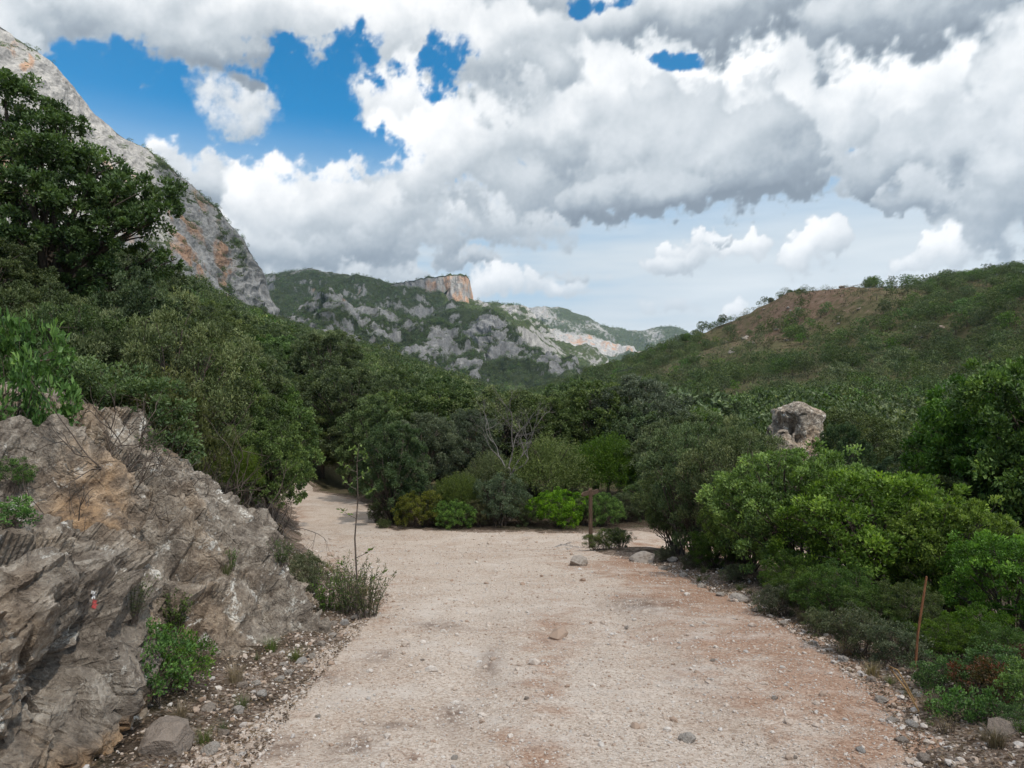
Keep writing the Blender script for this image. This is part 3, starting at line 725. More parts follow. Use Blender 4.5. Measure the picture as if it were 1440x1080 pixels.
def mat_leaf(name, dark, mid, lite, transl=0.28, rough=0.5, spec=0.35, var=0.22):
    m, nt, out = new_mat(name)
    geo = nt.nodes.new('ShaderNodeNewGeometry'); oi = nt.nodes.new('ShaderNodeObjectInfo')
    isl = N(nt, geo.outputs['Random Per Island']); rnd = N(nt, oi.outputs['Random'])
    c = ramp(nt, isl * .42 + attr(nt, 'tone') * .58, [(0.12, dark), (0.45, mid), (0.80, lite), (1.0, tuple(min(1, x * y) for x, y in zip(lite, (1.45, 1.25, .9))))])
    hsv = nt.nodes.new('ShaderNodeHueSaturation'); nt.links.new(c.s, hsv.inputs['Color'])
    setin(nt, hsv.inputs['Hue'], rnd * 0.04 + 0.48); setin(nt, hsv.inputs['Value'], (rnd * 7.13)._m('FRACT') * var * 2 + (1 - var))
    setin(nt, hsv.inputs['Saturation'], (rnd * 3.7)._m('FRACT') * 0.3 + 0.8)
    col = N(nt, hsv.outputs[0])
    p = nt.nodes.new('ShaderNodeBsdfPrincipled'); nt.links.new(col.s, p.inputs['Base Color'])
    p.inputs['Roughness'].default_value = rough; p.inputs['Specular IOR Level'].default_value = spec
    t = nt.nodes.new('ShaderNodeBsdfTranslucent'); tcol = mix(nt, 1.0, col, (1.25, 1.35, .55), 'MULTIPLY'); nt.links.new(tcol.s, t.inputs[0])
    x = nt.nodes.new('ShaderNodeMixShader'); x.inputs[0].default_value = transl
    nt.links.new(p.outputs[0], x.inputs[1]); nt.links.new(t.outputs[0], x.inputs[2]); nt.links.new(x.outputs[0], out.inputs[0])
    return m
def mat_bark(name, a, b, sc=14.0):
    m, nt, out = new_mat(name); P = objco(nt)
    n = noise(nt, vmath(nt, 'MULTIPLY', P, (1, 1, .3)), sc, 6, .65)
    principled(nt, out, ramp(nt, n, [(0.3, a), (0.7, b)]), 0.9, 0.15, n, .8, .01); return m
BARK = mat_bark('grey_brown_bark', (.045, .036, .028), (.15, .125, .10))
DEADWOOD = mat_bark('bleached_deadwood', (.09, .08, .07), (.24, .22, .20))
TWIGWOOD = mat_bark('dark_twig_bark', (.06, .046, .037), (.17, .135, .11), 30)
LEAF = {
    'holm': mat_leaf('holm_oak_leaf', (0.033, 0.054, 0.018), (0.078, 0.116, 0.037), (0.178, 0.226, 0.091)),
    'oak': mat_leaf('oak_leaf', (0.032, 0.067, 0.015), (0.078, 0.148, 0.027), (0.180, 0.286, 0.064)),
    'mastic': mat_leaf('mastic_leaf', (0.042, 0.080, 0.009), (0.110, 0.194, 0.022), (0.247, 0.376, 0.051), .34, var=.1),
    'myrtle': mat_leaf('myrtle_leaf', (0.034, 0.062, 0.009), (0.072, 0.122, 0.016), (0.132, 0.195, 0.032), .32, var=.12),
    'olive': mat_leaf('wild_olive_leaf', (0.043, 0.060, 0.032), (0.095, 0.120, 0.069), (0.193, 0.224, 0.146), .2),
    'yellow': mat_leaf('yellow_green_leaf', (0.054, 0.073, 0.008), (0.121, 0.149, 0.018), (0.239, 0.260, 0.049), .35),
    'juniper': mat_leaf('juniper_needle', (0.041, 0.066, 0.020), (0.097, 0.136, 0.043), (0.201, 0.247, 0.099), .2),
    'blue': mat_leaf('blue_green_leaf', (0.025, 0.048, 0.019), (0.058, 0.096, 0.040), (0.122, 0.177, 0.088)),
    'cistus': mat_leaf('cistus_leaf', (0.050, 0.066, 0.028), (0.105, 0.125, 0.060), (0.190, 0.200, 0.120), .22),
    'red': mat_leaf('reddening_leaf', (0.034, 0.025, 0.010), (0.070, 0.055, 0.020), (0.159, 0.055, 0.037), .25),
    'dry': mat_leaf('dry_leaf', (0.060, 0.038, 0.024), (0.130, 0.090, 0.060), (0.256, 0.189, 0.128), .2),
    'straw': mat_leaf('straw', (0.102, 0.072, 0.043), (0.220, 0.165, 0.095), (0.403, 0.317, 0.195), .2),
    'grass': mat_leaf('grass_blade', (0.039, 0.062, 0.016), (0.086, 0.119, 0.034), (0.209, 0.225, 0.089), .3),
    'scrub': mat_leaf('scrub_leaf', (0.038, 0.047, 0.016), (0.082, 0.093, 0.032), (0.153, 0.161, 0.065)),
    'brownscrub': mat_leaf('brown_scrub_leaf', (0.047, 0.039, 0.019), (0.088, 0.074, 0.036), (0.152, 0.128, 0.067)),
}
PROTO = {}
def proto(key, trunk_g, crown_g, wood, leafmat, crown_name='crown', trunk_name='trunk'):
    PROTO[key] = ((trunk_name, trunk_g.mesh(key + '_' + trunk_name, [wood], True)) if trunk_g and trunk_g.n else None,
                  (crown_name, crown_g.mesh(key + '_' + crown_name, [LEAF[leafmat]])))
def make_tree(key, seed, H, W, z0, nclump, csize, leaf, L, Wl, tw, per, twig, r0=.12, fork=None, stems=1, flat=.75, up=.4, wood=BARK, lump=.34, spread=.9, shell=.5, top=1.0, extra=(), nwood=.04, core=.72):
    r = np.random.default_rng(seed); tg, cg = Geo(), Geo()
    cl = round_clumps(r, nclump, W, H, z0, csize, flat, top) + list(extra)
    limbs(tg, r, (0, 0, 0), (r.uniform(-.1, .1) * W, r.uniform(-.1, .1) * W, fork if fork else z0 + .15 * H), cl, r0, stems=stems)
    clump_leaves(cg, r, cl, tw * .60, per, L * 1.2, Wl * 1.2, twig, up=up, lump=lump, spread=spread, shell=shell, wood=tg, nwood=nwood, core=core)
    proto(key, tg, cg, wood, leaf)
def make_spiky(key, seed, H, W, leaf, n_shoots, L, Wl, per, wood=BARK):
    """Dense fine-leaved crown of many upright feathery shoots (juniper, phillyrea)."""
    r = np.random.default_rng(seed); tg, cg = Geo(), Geo()
    limbs(tg, r, (0, 0, 0), (0, 0, H * .3), [(r.uniform(-.3, .3) * W, r.uniform(-.3, .3) * W, H * r.uniform(.5, .8)) for _ in range(7)], .09)
    d = unit(r.normal(size=(n_shoots, 3))); d[:, 2] = np.abs(d[:, 2]) * 1.0 - .45
    lobes = 1 + .34 * perlin(d * 2.0 + seed) + .26 * perlin(d * 4.5 + seed)
    base = np.stack([d[:, 0] * W / 2, d[:, 1] * W / 2, H * .48 + d[:, 2] * H * .5], 1) * (1, 1, 1)
    rr = (1 - .55 * r.random(n_shoots) ** 1.5) * lobes
    c = np.array((0, 0, H * .45)); p = c + (base - c) * rr[:, None]
    p = p[p[:, 2] > .05]; n = len(p)
    ax = unit(unit(p - c) * .7 + np.array((0, 0, .9)) + r.normal(size=(n, 3)) * .25)
    per = int(per * .62); idx = np.repeat(np.arange(n), per); m = len(idx); sl = H * .10; L *= 1.2; Wl *= 1.2
    t = r.random(m); P = p[idx] + ax[idx] * (t * sl * 1.3)[:, None] + r.normal(size=(m, 3)) * (sl * .22 * (1.15 - t))[:, None]
    leaves(cg, r, P, ax[idx], L, Wl, 0, .75, .3, tone=(r.random(n) * .6)[idx] + .4 * t)
    proto(key, tg, cg, wood, leaf)

# trees and shrubs of the middle distance
make_tree('holm_a', 1, 5.2, 4.8, 0.35, 34, .82, 'holm', .085, .05, 30, 14, .26, .15)
make_tree('holm_b', 2, 6.0, 4.6, 0.5, 36, .82, 'holm', .085, .05, 30, 14, .26, .16)
make_tree('holm_c', 3, 4.6, 5.4, 0.25, 36, .82, 'juniper', .08, .042, 30, 14, .26, .14)
make_tree('olive_a', 4, 4.6, 4.0, 0.6, 26, .75, 'olive', .085, .028, 42, 15, .28, .12, up=.7, lump=.4)
make_tree('oak_mid', 5, 5.0, 4.6, 0.4, 32, .82, 'oak', .10, .058, 26, 13, .28, .14)
make_tree('blue_tree', 6, 3.9, 3.1, 0.1, 26, .68, 'blue', .065, .032, 58, 15, .22, .10, stems=5, lump=.3)
make_spiky('juniper_a', 7, 3.6, 3.6, 'juniper', 1500, .075, .018, 36)
make_spiky('juniper_b', 8, 4.2, 3.4, 'myrtle', 1500, .08, .022, 34)
# near shrubs
make_tree('mastic_a', 11, 2.7, 3.8, 0.12, 44, .46, 'mastic', .06, .030, 56, 15, .17, .09, stems=6, flat=.8, lump=.32, wood=TWIGWOOD, nwood=.06, shell=.55)
make_tree('mastic_b', 12, 2.3, 3.2, 0.10, 38, .42, 'mastic', .06, .030, 58, 15, .17, .08, stems=6, flat=.8, lump=.32, wood=TWIGWOOD, nwood=.06, shell=.55)
make_tree('myrtle_a', 13, 1.35, 2.0, 0.03, 30, .32, 'myrtle', .036, .016, 120, 15, .12, .05, stems=7, lump=.3, wood=TWIGWOOD, nwood=.05, shell=.55)
make_tree('myrtle_b', 14, 2.4, 2.6, 0.1, 32, .44, 'juniper', .045, .018, 74, 16, .18, .07, stems=6, lump=.36, wood=TWIGWOOD, nwood=.06, up=.7, shell=.6)
make_tree('yellow_a', 15, 1.5, 1.9, 0.03, 26, .34, 'yellow', .05, .026, 66, 13, .15, .05, stems=6, wood=TWIGWOOD)
make_tree('bright_a', 16, 1.7, 2.8, 0.02, 34, .42, 'mastic', .06, .03, 52, 13, .17, .06, stems=7, wood=TWIGWOOD)
make_tree('dark_a', 17, 2.0, 2.1, 0.03, 28, .40, 'blue', .045, .02, 66, 14, .16, .06, stems=6, wood=TWIGWOOD)
make_tree('cistus_a', 18, .75, 1.0, 0.02, 24, .15, 'cistus', .034, .013, 170, 11, .10, .022, stems=9, wood=TWIGWOOD, nwood=.15, lump=.4, shell=.8)
make_tree('low_a', 19, .55, .9, 0.01, 22, .15, 'grass', .030, .011, 170, 11, .10, .018, stems=9, wood=TWIGWOOD, nwood=.15, lump=.4, shell=.8, up=.8)
make_tree('berry_a', 20, .65, .95, 0.01, 24, .16, 'oak', .026, .016, 170, 9, .10, .018, stems=9, wood=TWIGWOOD, nwood=.2, lump=.4, shell=.85)
make_tree('red_a', 21, .5, .9, 0.01, 22, .15, 'red', .028, .016, 170, 9, .10, .018, stems=9, wood=TWIGWOOD, nwood=.2, lump=.4, shell=.85)
make_tree('bramble_a', 22, .6, 1.0, 0.01, 22, .17, 'oak', .05, .03, 60, 7, .12, .018, stems=9, wood=TWIGWOOD, nwood=.25, lump=.4, shell=.9)
# crowns for the far woods: few, larger leaves
def far_proto(key, seed, H, W, leaf, n, L, z0=.12, csz=.24):
    r = np.random.default_rng(seed); g = Geo()
    cl = round_clumps(r, 13, W, H, H * z0, W * csz, .8)
    tube(g, [(0, 0, -.3), (0, 0, H * .4)], [.12, .07], 4, 1)
    P = []
    area = sum(12 * q[3] ** 2 for q in cl)
    clump_leaves(g, r, cl, n / area / 5, 5, L, L * .6, L * 1.7, 0, core=.75, lump=.35)
    me = g.mesh(key, [LEAF[leaf], BARK]); o = bpy.data.objects.new(key, me)
    return o
def grass_proto(key, seed, H, n, W, leaf):
    r = np.random.default_rng(seed); g = Geo()
    for k in range(n):
        a = r.uniform(0, 6.283); l = H * r.uniform(.5, 1.1); b = np.array((math.cos(a), math.sin(a), 0)); s = np.array((-b[1], b[0], 0))
        o = b * r.uniform(0, .25) * H + r.normal(size=3) * .03 * H * (1, 1, 0); lean = r.uniform(.1, .7) * l; w = W * r.uniform(.6, 1.3)
        p = [o - (0, 0, .02), o + b * lean * .25 + (0, 0, l * .55), o + b * lean + (0, 0, l * (.95 - .25 * lean / l))]
        g.add(np.array([p[0] - s * w / 2, p[0] + s * w / 2, p[1] + s * w * .4, p[1] - s * w * .4, p[2]]), np.array([(0, 1, 2, 3)]))
        g.add(np.array([p[1] - s * w * .4, p[1] + s * w * .4, p[2]]), np.array([(0, 1, 2)]))
    return g.mesh(key, [LEAF[leaf]])

def plant(kind, key, x, y, s=1.0, rot=None, label='', category='', group=None, z=None, sz=None):
    global _rot
    _rot = (_rot * 1.37 + 2.1) % 6.283
    e = bpy.data.objects.new(kind, None); C.objects.link(e); e.empty_display_size = .2
    e.location = (x, y, (gz(x, y) if z is None else z) - 0.04); e.rotation_euler = (0, 0, _rot if rot is None else rot); e.scale = (s, s, sz if sz else s)
    for part in PROTO[key]:
        if part:
            o = bpy.data.objects.new(part[0], part[1]); C.objects.link(o); o.parent = e
    e['label'] = label; e['category'] = category
    if group: e['group'] = group
    return e
_rot = 0.7

# ------------------------------------------------------------------ scatter: one object of kind "stuff" whose pieces nobody could count
def proto_collection(name, objs):
    col = bpy.data.collections.new(name)
    for o in objs: col.objects.link(o)
    return col
def scatter_group(col):
    ng = bpy.data.node_groups.new('scatter_' + col.name, 'GeometryNodeTree')
    ng.interface.new_socket('Geometry', in_out='INPUT', socket_type='NodeSocketGeometry'); ng.interface.new_socket('Geometry', in_out='OUTPUT', socket_type='NodeSocketGeometry')
    n = ng.nodes; i, o = n.new('NodeGroupInput'), n.new('NodeGroupOutput')
    ci = n.new('GeometryNodeCollectionInfo'); ci.inputs['Collection'].default_value = col; ci.inputs['Separate Children'].default_value = True; ci.inputs['Reset Children'].default_value = True
    ip = n.new('GeometryNodeInstanceOnPoints'); ip.inputs['Pick Instance'].default_value = True
    def na(name, t):
        a = n.new('GeometryNodeInputNamedAttribute'); a.data_type = t; a.inputs['Name'].default_value = name
        return [s for s in a.outputs if s.enabled and s.name == 'Attribute'][0]
    L = ng.links.new
    L(i.outputs[0], ip.inputs['Points']); L(ci.outputs[0], ip.inputs['Instance'])
    L(na('idx', 'INT'), ip.inputs['Instance Index']); L(na('rot', 'FLOAT_VECTOR'), ip.inputs['Rotation']); L(na('scl', 'FLOAT_VECTOR'), ip.inputs['Scale'])
    L(ip.outputs[0], o.inputs[0]); return ng
def scatter(name, P, scl, rot, idx, group, label, category):
    scl = np.asarray(scl, float)
    if scl.ndim == 1: scl = np.repeat(scl[:, None], 3, 1)
    me = mesh_arrays(name, P, np.zeros((0, 3)), {'rot': rot, 'scl': scl})
    a = me.attributes.new('idx', 'INT', 'POINT'); a.data.foreach_set('value', np.asarray(idx, dtype=np.int32))
    o = put(name, me, kind='stuff', label=label, category=category)
    md = o.modifiers.new('scatter', 'NODES'); md.node_group = group
    return o

# ------------------------------------------------------------------ woods
r4 = np.random.default_rng(44)
far_trees = proto_collection('far_tree_kinds', [far_proto('far_tree_%d' % k, 60 + k, H, W, lf, 1500, .30) for k, (H, W, lf) in enumerate(
    ((5.2, 4.8, 'holm'), (4.6, 5.0, 'juniper'), (5.6, 4.6, 'holm'), (4.6, 4.6, 'oak'), (4.2, 4.2, 'olive'), (4.6, 4.8, 'holm')))])
FAR_TREES = scatter_group(far_trees)
scrubs = proto_collection('scrub_kinds', [far_proto('scrub_%d' % k, 80 + k, H, W, lf, 420, .17, .02, .27) for k, (H, W, lf) in enumerate(
    ((1.9, 2.8, 'scrub'), (1.5, 2.4, 'grass'), (.9, 1.8, 'brownscrub'), (2.4, 2.8, 'holm'), (1.8, 2.6, 'juniper')))])
SCRUBS = scatter_group(scrubs)
tiny = proto_collection('tiny_tree_kinds', [far_proto('tiny_tree_%d' % k, 90 + k, 5.0, 5.4, lf, 170, .9, .0, .27) for k, lf in enumerate(('holm', 'juniper', 'holm', 'oak'))])
TINY = scatter_group(tiny)
def zrot(n): return np.stack([np.zeros(n), np.zeros(n), r4.uniform(0, 6.283, n)], 1)

# left slope and valley: candidate places, thinned to a minimum spacing by a jittered grid
def jitter_grid(x0, x1, y0, y1, step):
    X, Y = np.meshgrid(np.arange(x0, x1, step), np.arange(y0, y1, step)); X = X.ravel(); Y = Y.ravel()
    return X + r4.uniform(-.46, .46, len(X)) * step, Y + r4.uniform(-.46, .46, len(X)) * step
def in_view(x, y, m=14): return (np.abs(x) < 0.80 * y + m)
X, Y = jitter_grid(-520, 60, 26, 1150, 4.3)
ok = in_view(X, Y) & (road_sd(X, Y) < -1.6)
yc_edge = np.interp(Y, [26, 60, 150, 400, 700, 1150], [14, 30, 34, 62, 80, 90])
ok &= (X < yc_edge)
ok &= ~((Y < 31) & (X > -5.2))                 # the roadside thicket is placed one by one
ok &= ~((Y < 42) & (np.abs(X / Y * FPX + CX - 1112) < 75))
X, Y = X[ok], Y[ok]; Z = ground_z(X, Y)
dist = np.hypot(X, Y); order = np.argsort(dist); X, Y, Z, dist = X[order], Y[order], Z[order], dist[order]
size = np.clip(1.0 + 0.45 * fbm(xyz(X, Y) / 22.0, 2) + r4.normal(size=len(X)) * .16, .5, 1.55)
NEAR = 250
kinds = ['holm_a', 'holm_b', 'holm_c', 'oak_mid', 'olive_a', 'holm_a', 'juniper_a', 'holm_b']
LBL = {'holm_a': 'dark green rounded holm oak in the wood beyond the track', 'holm_b': 'tall dark holm oak with dense crown in the wood beyond the track', 'holm_c': 'broad brownish green low tree in the wood beyond the track',
       'oak_mid': 'fresh green leafy oak in the wood beyond the track', 'olive_a': 'grey green wild olive in the wood beyond the track', 'juniper_a': 'feathery upright juniper in the wood beyond the track'}
NAME = {'holm_a': 'holm_oak_tree', 'holm_b': 'holm_oak_tree', 'holm_c': 'phillyrea_tree', 'oak_mid': 'oak_tree', 'olive_a': 'wild_olive_tree', 'juniper_a': 'juniper_tree'}
for i in range(min(NEAR, len(X))):
    k = kinds[int(r4.integers(len(kinds)))]
    zone = 'on the wooded slope under the cliff' if X[i] < -.22 * Y[i] else 'in the valley wood beyond the junction'
    lb = LBL[k].split(' in ')[0] + ' ' + zone
    plant(NAME[k], k, X[i], Y[i], size[i] * .95, label=lb, category='tree', group=lb, z=Z[i])
X, Y, Z, size = X[NEAR:], Y[NEAR:], Z[NEAR:], size[NEAR:]
n = len(X)
P = np.stack([X, Y, Z - .1], 1); sc3 = np.stack([size, size, size * r4.uniform(.85, 1.2, n)], 1)
scatter('forest', P, sc3, zrot(n), r4.integers(0, 6, n), FAR_TREES, 'dense dark green evergreen wood covering the slope below the cliff and the valley floor', 'forest')

# right hill: patchy scrub and darker thickets in the gullies
X, Y = jitter_grid(8, 420, 44, 480, 2.9)
ok = in_view(X, Y)
yc = np.interp(X, [20, 58, 140], [560, 480, 362]); ok &= Y < yc + 14
X, Y = X[ok], Y[ok]
nz = fbm(xyz(X, Y) / 26.0, 4); nz2 = fbm(xyz(X, Y) / 9.0, 3)
q = at(1188, 410, 362); q2 = at(1120, 440, 330)
bare = np.exp(-((X - q[0]) / 17) ** 2 - ((Y - q[1]) / 30) ** 2) * 3 + .55 * np.exp(-((X - q2[0]) / 34) ** 2 - ((Y - q2[1]) / 45) ** 2)
dens = .74 + .75 * nz2 - bare * .6 + .2 * nz
keep = r4.random(len(X)) < dens
X, Y, nz = X[keep], Y[keep], nz[keep]
gully = np.exp(-(((X - 105) * 0.8 + (Y - 175) * -0.6) / 15) ** 2) * sstep(50, 120, Y) * sstep(50, 80, X)
thick = nz + 0.9 * gully + 0.9 * sstep(70, 20, X - .15 * Y) * sstep(300, 80, Y) - .5 * bare[keep] + .35 * sstep(330, 420, Y)
tree = ((thick > .20) & (r4.random(len(X)) < .5)) | (r4.random(len(X)) < .05)
n = int(tree.sum()); Zt = ground_z(X[tree], Y[tree])
ts = r4.uniform(.6, 1.3, n)
scatter('hill_wood', np.stack([X[tree], Y[tree], Zt - .1], 1), ts, zrot(n), r4.choice([0, 1, 2, 3, 5], n), FAR_TREES, 'dark evergreen thickets in the gullies of the bare brown hill', 'forest')
s_ = ~tree; n = int(s_.sum()); Zs = ground_z(X[s_], Y[s_])
grassy = sstep(70, 120, X[s_]) * sstep(60, 110, Y[s_])
kid = np.where(r4.random(n) < .45, r4.integers(0, 2, n), r4.integers(2, 5, n)); kid = np.where((grassy > .5) & (r4.random(n) < .5), 2, kid)
scatter('scrub', np.stack([X[s_], Y[s_], Zs - .08], 1), r4.uniform(.6, 1.5, n), zrot(n), kid, SCRUBS, 'patchy olive green and brown scrub on the bare hillside', 'scrub')

# woods on the mountains
def mountain_wood(res, n, cond, seed, smin, smax, label):
    P = veg_points(res, n, cond, seed)
    return scatter('mountain_wood', P - (0, 0, .6), r4.uniform(smin, smax, n), zrot(n), r4.integers(0, 4, n), TINY, label, 'forest')
mountain_wood(cliff, 2600, lambda Q, v, T, S: sstep(.30, .7, v) * (.12 + sstep(.2, 0, T) + .5 * sstep(.4, .9, S)) * (T < 1.05), 1, .5, 1.1, 'dark bushes clinging to ledges of the grey and orange cliff')
mountain_wood(back_mt, 9000, lambda Q, v, T, S: sstep(.45, .75, v) * (T < 1.05), 2, .9, 1.7, 'dark green wood on the plateau around the mesa')
mountain_wood(spur_a, 6000, lambda Q, v, T, S: sstep(.30, .65, v) * (T < 1.03), 3, .8, 1.5, 'dark bushes on the grey rocky spur under the mesa')
mountain_wood(spur_b, 3000, lambda Q, v, T, S: sstep(.35, .65, v) * (T < 1.03), 4, .8, 1.5, 'dark green wood on the valley side below the mesa')
mountain_wood(lit_spur, 3500, lambda Q, v, T, S: sstep(.35, .65, v) * (T < 1.03), 5, .9, 1.7, 'bushes on the pale sunlit spur at the end of the valley')
mountain_wood(far_ridge, 3500, lambda Q, v, T, S: sstep(.45, .7, v) * (T < 1.0), 6, 1.2, 2.6, 'wood on the hazy blue ridge at the end of the valley')
mountain_wood(mesa, 160, lambda Q, v, T, S: (T > .99) * 1.0 * (T < 1.3), 7, .8, 1.4, 'bushes along the flat top of the orange mesa')

# ------------------------------------------------------------------ rocks
def hash_cells(*c):
    h = np.zeros(len(c[0]), dtype=np.int64)
    for k, a in enumerate(c): h = _perm[(h + (np.floor(a).astype(np.int64) & 255)) & 255]
    return h / 127.5 - 1.0
def blocks(Q, e1, e2, e3, s, amp, warp=.35, wl=1.0):
    w = np.stack([fbm(Q / wl + 5.1, 2), fbm(Q / wl + 9.7, 2), fbm(Q / wl + 13.3, 2)], 1) * warp
    return amp * hash_cells((Q @ np.array(e1)) / s[0] + w[:, 0], (Q @ np.array(e2)) / s[1] + w[:, 1], (Q @ np.array(e3)) / s[2] + w[:, 2])
E1, E2, E3 = (.62, -.12, .78), (.15, .98, .03), (-.77, .1, .63)     # across the beds, along the strike, down the dip
ROCK = mat_rock('weathered_limestone')
PALE_ROCK = mat_rock('pale_weathered_limestone', (2.0, 1.95, 1.86))
def rock_rough(Q, k=1.0, thin=1.0):
    d = blocks(Q, E1, E2, E3, (.34, .95, 1.5), .17) + blocks(Q + 3.3, E1, E2, E3, (.10, .42, .70), .06, .6, .5) + blocks(Q + 7.7, E1, E2, E3, (.95, 1.7, 3.0), .26, .4, 2.0)
    d += .12 * (ridged(Q / .9, 3) - 1.0) + .04 * fbm(Q / .22, 3) + .025 * fbm(Q * (1, 1, 2.2) / .07, 2)
    w = .9 * fbm(Q / .9 + 2, 3); q = (Q @ np.array(E1)) / .125 + w; q = q - np.floor(q); d += thin * .05 * (q - .5) * sstep(0, .4, perlin(Q / .7 + 2) + .1)
    w = .30 * fbm(Q / .8 + 3, 3); q = (Q @ np.array(E1)) / .42 + w; q = np.abs(q - np.round(q)); d -= .16 * np.exp(-(q / .07) ** 2) * sstep(-.1, .5, perlin(Q / .9 + 8) + .25)
    w = .35 * fbm(Q / .9 + 6, 3); q = (Q @ np.array(E2)) / 1.1 + w; q = np.abs(q - np.round(q)); d -= .18 * np.exp(-(q / .035) ** 2) * sstep(-.2, .4, perlin(Q / 1.3 + 4) + .2)
    return d * k
def build_outcrop():
    foot = [(-2.8, 0.2), (-2.6, 3), (-2.45, 4.5), (-2.2, 6), (-1.92, 7.4), (-1.82, 8.5), (-2.5, 9.8), (-3.7, 11.0), (-5.2, 12.4)]
    top = [(-6.8, -.5, 2.3), (-6.7, 3, 2.2), (-6.4, 5, 2.05), (-6.2, 7, 1.95), (-5.8, 8.8, 1.85), (-5.6, 10.2, 1.5), (-6.0, 11.2, 1.1), (-6.8, 12.2, .8), (-7.6, 13.0, .4)]
    nu, nv = 560, 225
    def res(P):
        P = np.array(P, float); L = np.concatenate(([0], np.cumsum(np.linalg.norm(np.diff(P[:, :2], axis=0), axis=1)))); L /= L[-1]
        t = np.linspace(0, 1, nu); o = np.stack([np.interp(t, L, P[:, k]) for k in range(P.shape[1])], 1)
        ker = np.ones(31) / 31
        for k in range(o.shape[1]): o[:, k] = np.convolve(np.pad(o[:, k], 15, mode='edge'), ker, 'valid')
        return o
    F, T = res(foot), res(top)
    fz = ground_z(F[:, 0], F[:, 1]) - .35
    t = np.linspace(0, 1, nv)
    P = np.zeros((nu, nv, 3))
    P[..., 0] = F[:, None, 0] + (T[:, None, 0] - F[:, None, 0]) * t; P[..., 1] = F[:, None, 1] + (T[:, None, 1] - F[:, None, 1]) * t
    pr = .62 * t ** .72 + .38 * t
    P[..., 2] = fz[:, None] + (T[:, None, 2] - fz[:, None]) * pr
    n = np.cross(np.gradient(P, axis=0), np.gradient(P, axis=1)).reshape(-1, 3); n /= np.linalg.norm(n, axis=1)[:, None]
    if n[:, 0].mean() < 0: n = -n
    Q = P.reshape(-1, 3); TT = np.tile(t, nu)
    d = .38 * fbm(Q / 2.1 + 1.7, 3) + rock_rough(Q)
    rec = np.exp(-((Q[:, 1] - 5.9) / .75) ** 2 - ((Q[:, 2] - .35) / .42) ** 2) + .6 * np.exp(-((Q[:, 1] - 5.2) / .5) ** 2 - ((Q[:, 2] - .1) / .5) ** 2)
    d -= .75 * rec
    d += .25 * np.exp(-((Q[:, 1] - 6.4) / .9) ** 2 - ((Q[:, 2] - 1.15) / .35) ** 2)
    rib = np.exp(-((Q[:, 1] - 7.3 + .6 * (Q[:, 2] - .3)) / .22) ** 2) * sstep(-.6, .2, Q[:, 2]); d += .28 * rib
    d *= sstep(1.0, .9, TT) * .8 + .2
    Q2 = Q + n * d[:, None]
    och = np.clip(.95 * rec + .35 * np.exp(-((Q[:, 1] - 6.9) / .5) ** 2 - ((Q[:, 2] - .7) / .5) ** 2), 0, 1)
    me = mesh_arrays('rock_outcrop', Q2, grid_faces(nu, nv), {'ochre': och}, False, [ROCK])
    global OUTCROP; OUTCROP = (Q2, grid_faces(nu, nv))
    put('rock_outcrop', me, label='weathered grey limestone outcrop with an ochre hollow along the edge of the track', category='rock')
build_outcrop()

def lump(name, c, rad3, nu, nv, power, rough, mat, seed, label, hollow=None, yaw=0.0, tilt=0.0, group=None, ochre=None):
    g = np.linspace(-1, 1, nu); U, W = np.meshgrid(g, g, indexing='ij'); U = U.ravel(); W = W.ravel(); o1 = np.ones_like(U)
    cube = np.concatenate([np.stack(t, 1) for t in ((o1, U, W), (-o1, W, U), (W, o1, U), (U, -o1, W), (U, W, o1), (W, U, -o1))])
    F = np.concatenate([grid_faces(nu, nu) + k * nu * nu for k in range(6)])
    sph = unit(cube); D = sph * (1 - power) + cube * power          # between a ball and a block
    P = D * np.array(rad3); nrm = unit(sph * .5 + D / np.array(rad3) * .5)
    d = rough(P + seed * 3.7)
    if hollow: d = d - hollow(P)
    P = P + nrm * d[:, None]
    R = np.array(Matrix.Rotation(yaw, 3, 'Z') @ Matrix.Rotation(tilt, 3, 'Y'))
    P = P @ R.T
    global LUMP; LUMP = (P + np.array(c), F)
    me = mesh_arrays(name, P, F, {'ochre': ochre(P) if ochre else np.zeros(len(P))}, False, [mat])
    return put(name, me, loc=c, label=label, category='rock', **({'group': group} if group else {}))
block = lump('limestone_block', (-3.42, 4.25, .02), (.80, .90, .72), 92, 0, .62, lambda P: .10 * fbm(P / .9, 3) + rock_rough(P, .85, 0.15) + .05 * (ridged(P / .35 + 4, 3) - 1), ROCK, 2,
     'big squarish grey limestone block with a white and red trail mark', yaw=.12, tilt=.10, ochre=lambda P: .6 * np.exp(-((P[:, 2] + .45) / .25) ** 2))
BLOCK = LUMP
bp = at(1116, 607, 36)
lump('weathered_boulder', (bp[0], bp[1], bp[2] - .95), (1.30, 1.15, 2.4), 76, 0, .45, lambda P: .22 * fbm(P / 1.3, 2) + blocks(P, (.9, .1, .42), (.2, .97, .1), (-.42, .1, .9), (.6, .8, 1.1), .12, .5, 1.2) + .07 * (ridged(P / .8, 3) - 1) + .03 * fbm(P / .18, 3), PALE_ROCK, 5,
     'tall pale boulder with a dark weathered hollow rising out of the shrubs', hollow=lambda P: 1.35 * np.exp(-((P[:, 0] + .78) / .46) ** 2 - ((P[:, 2] - 1.30) / .46) ** 2) * (P[:, 1] < .3) + .7 * np.exp(-((P[:, 0] + .25) / .28) ** 2 - ((P[:, 2] - .62) / .30) ** 2) * (P[:, 1] < .3), tilt=.12)

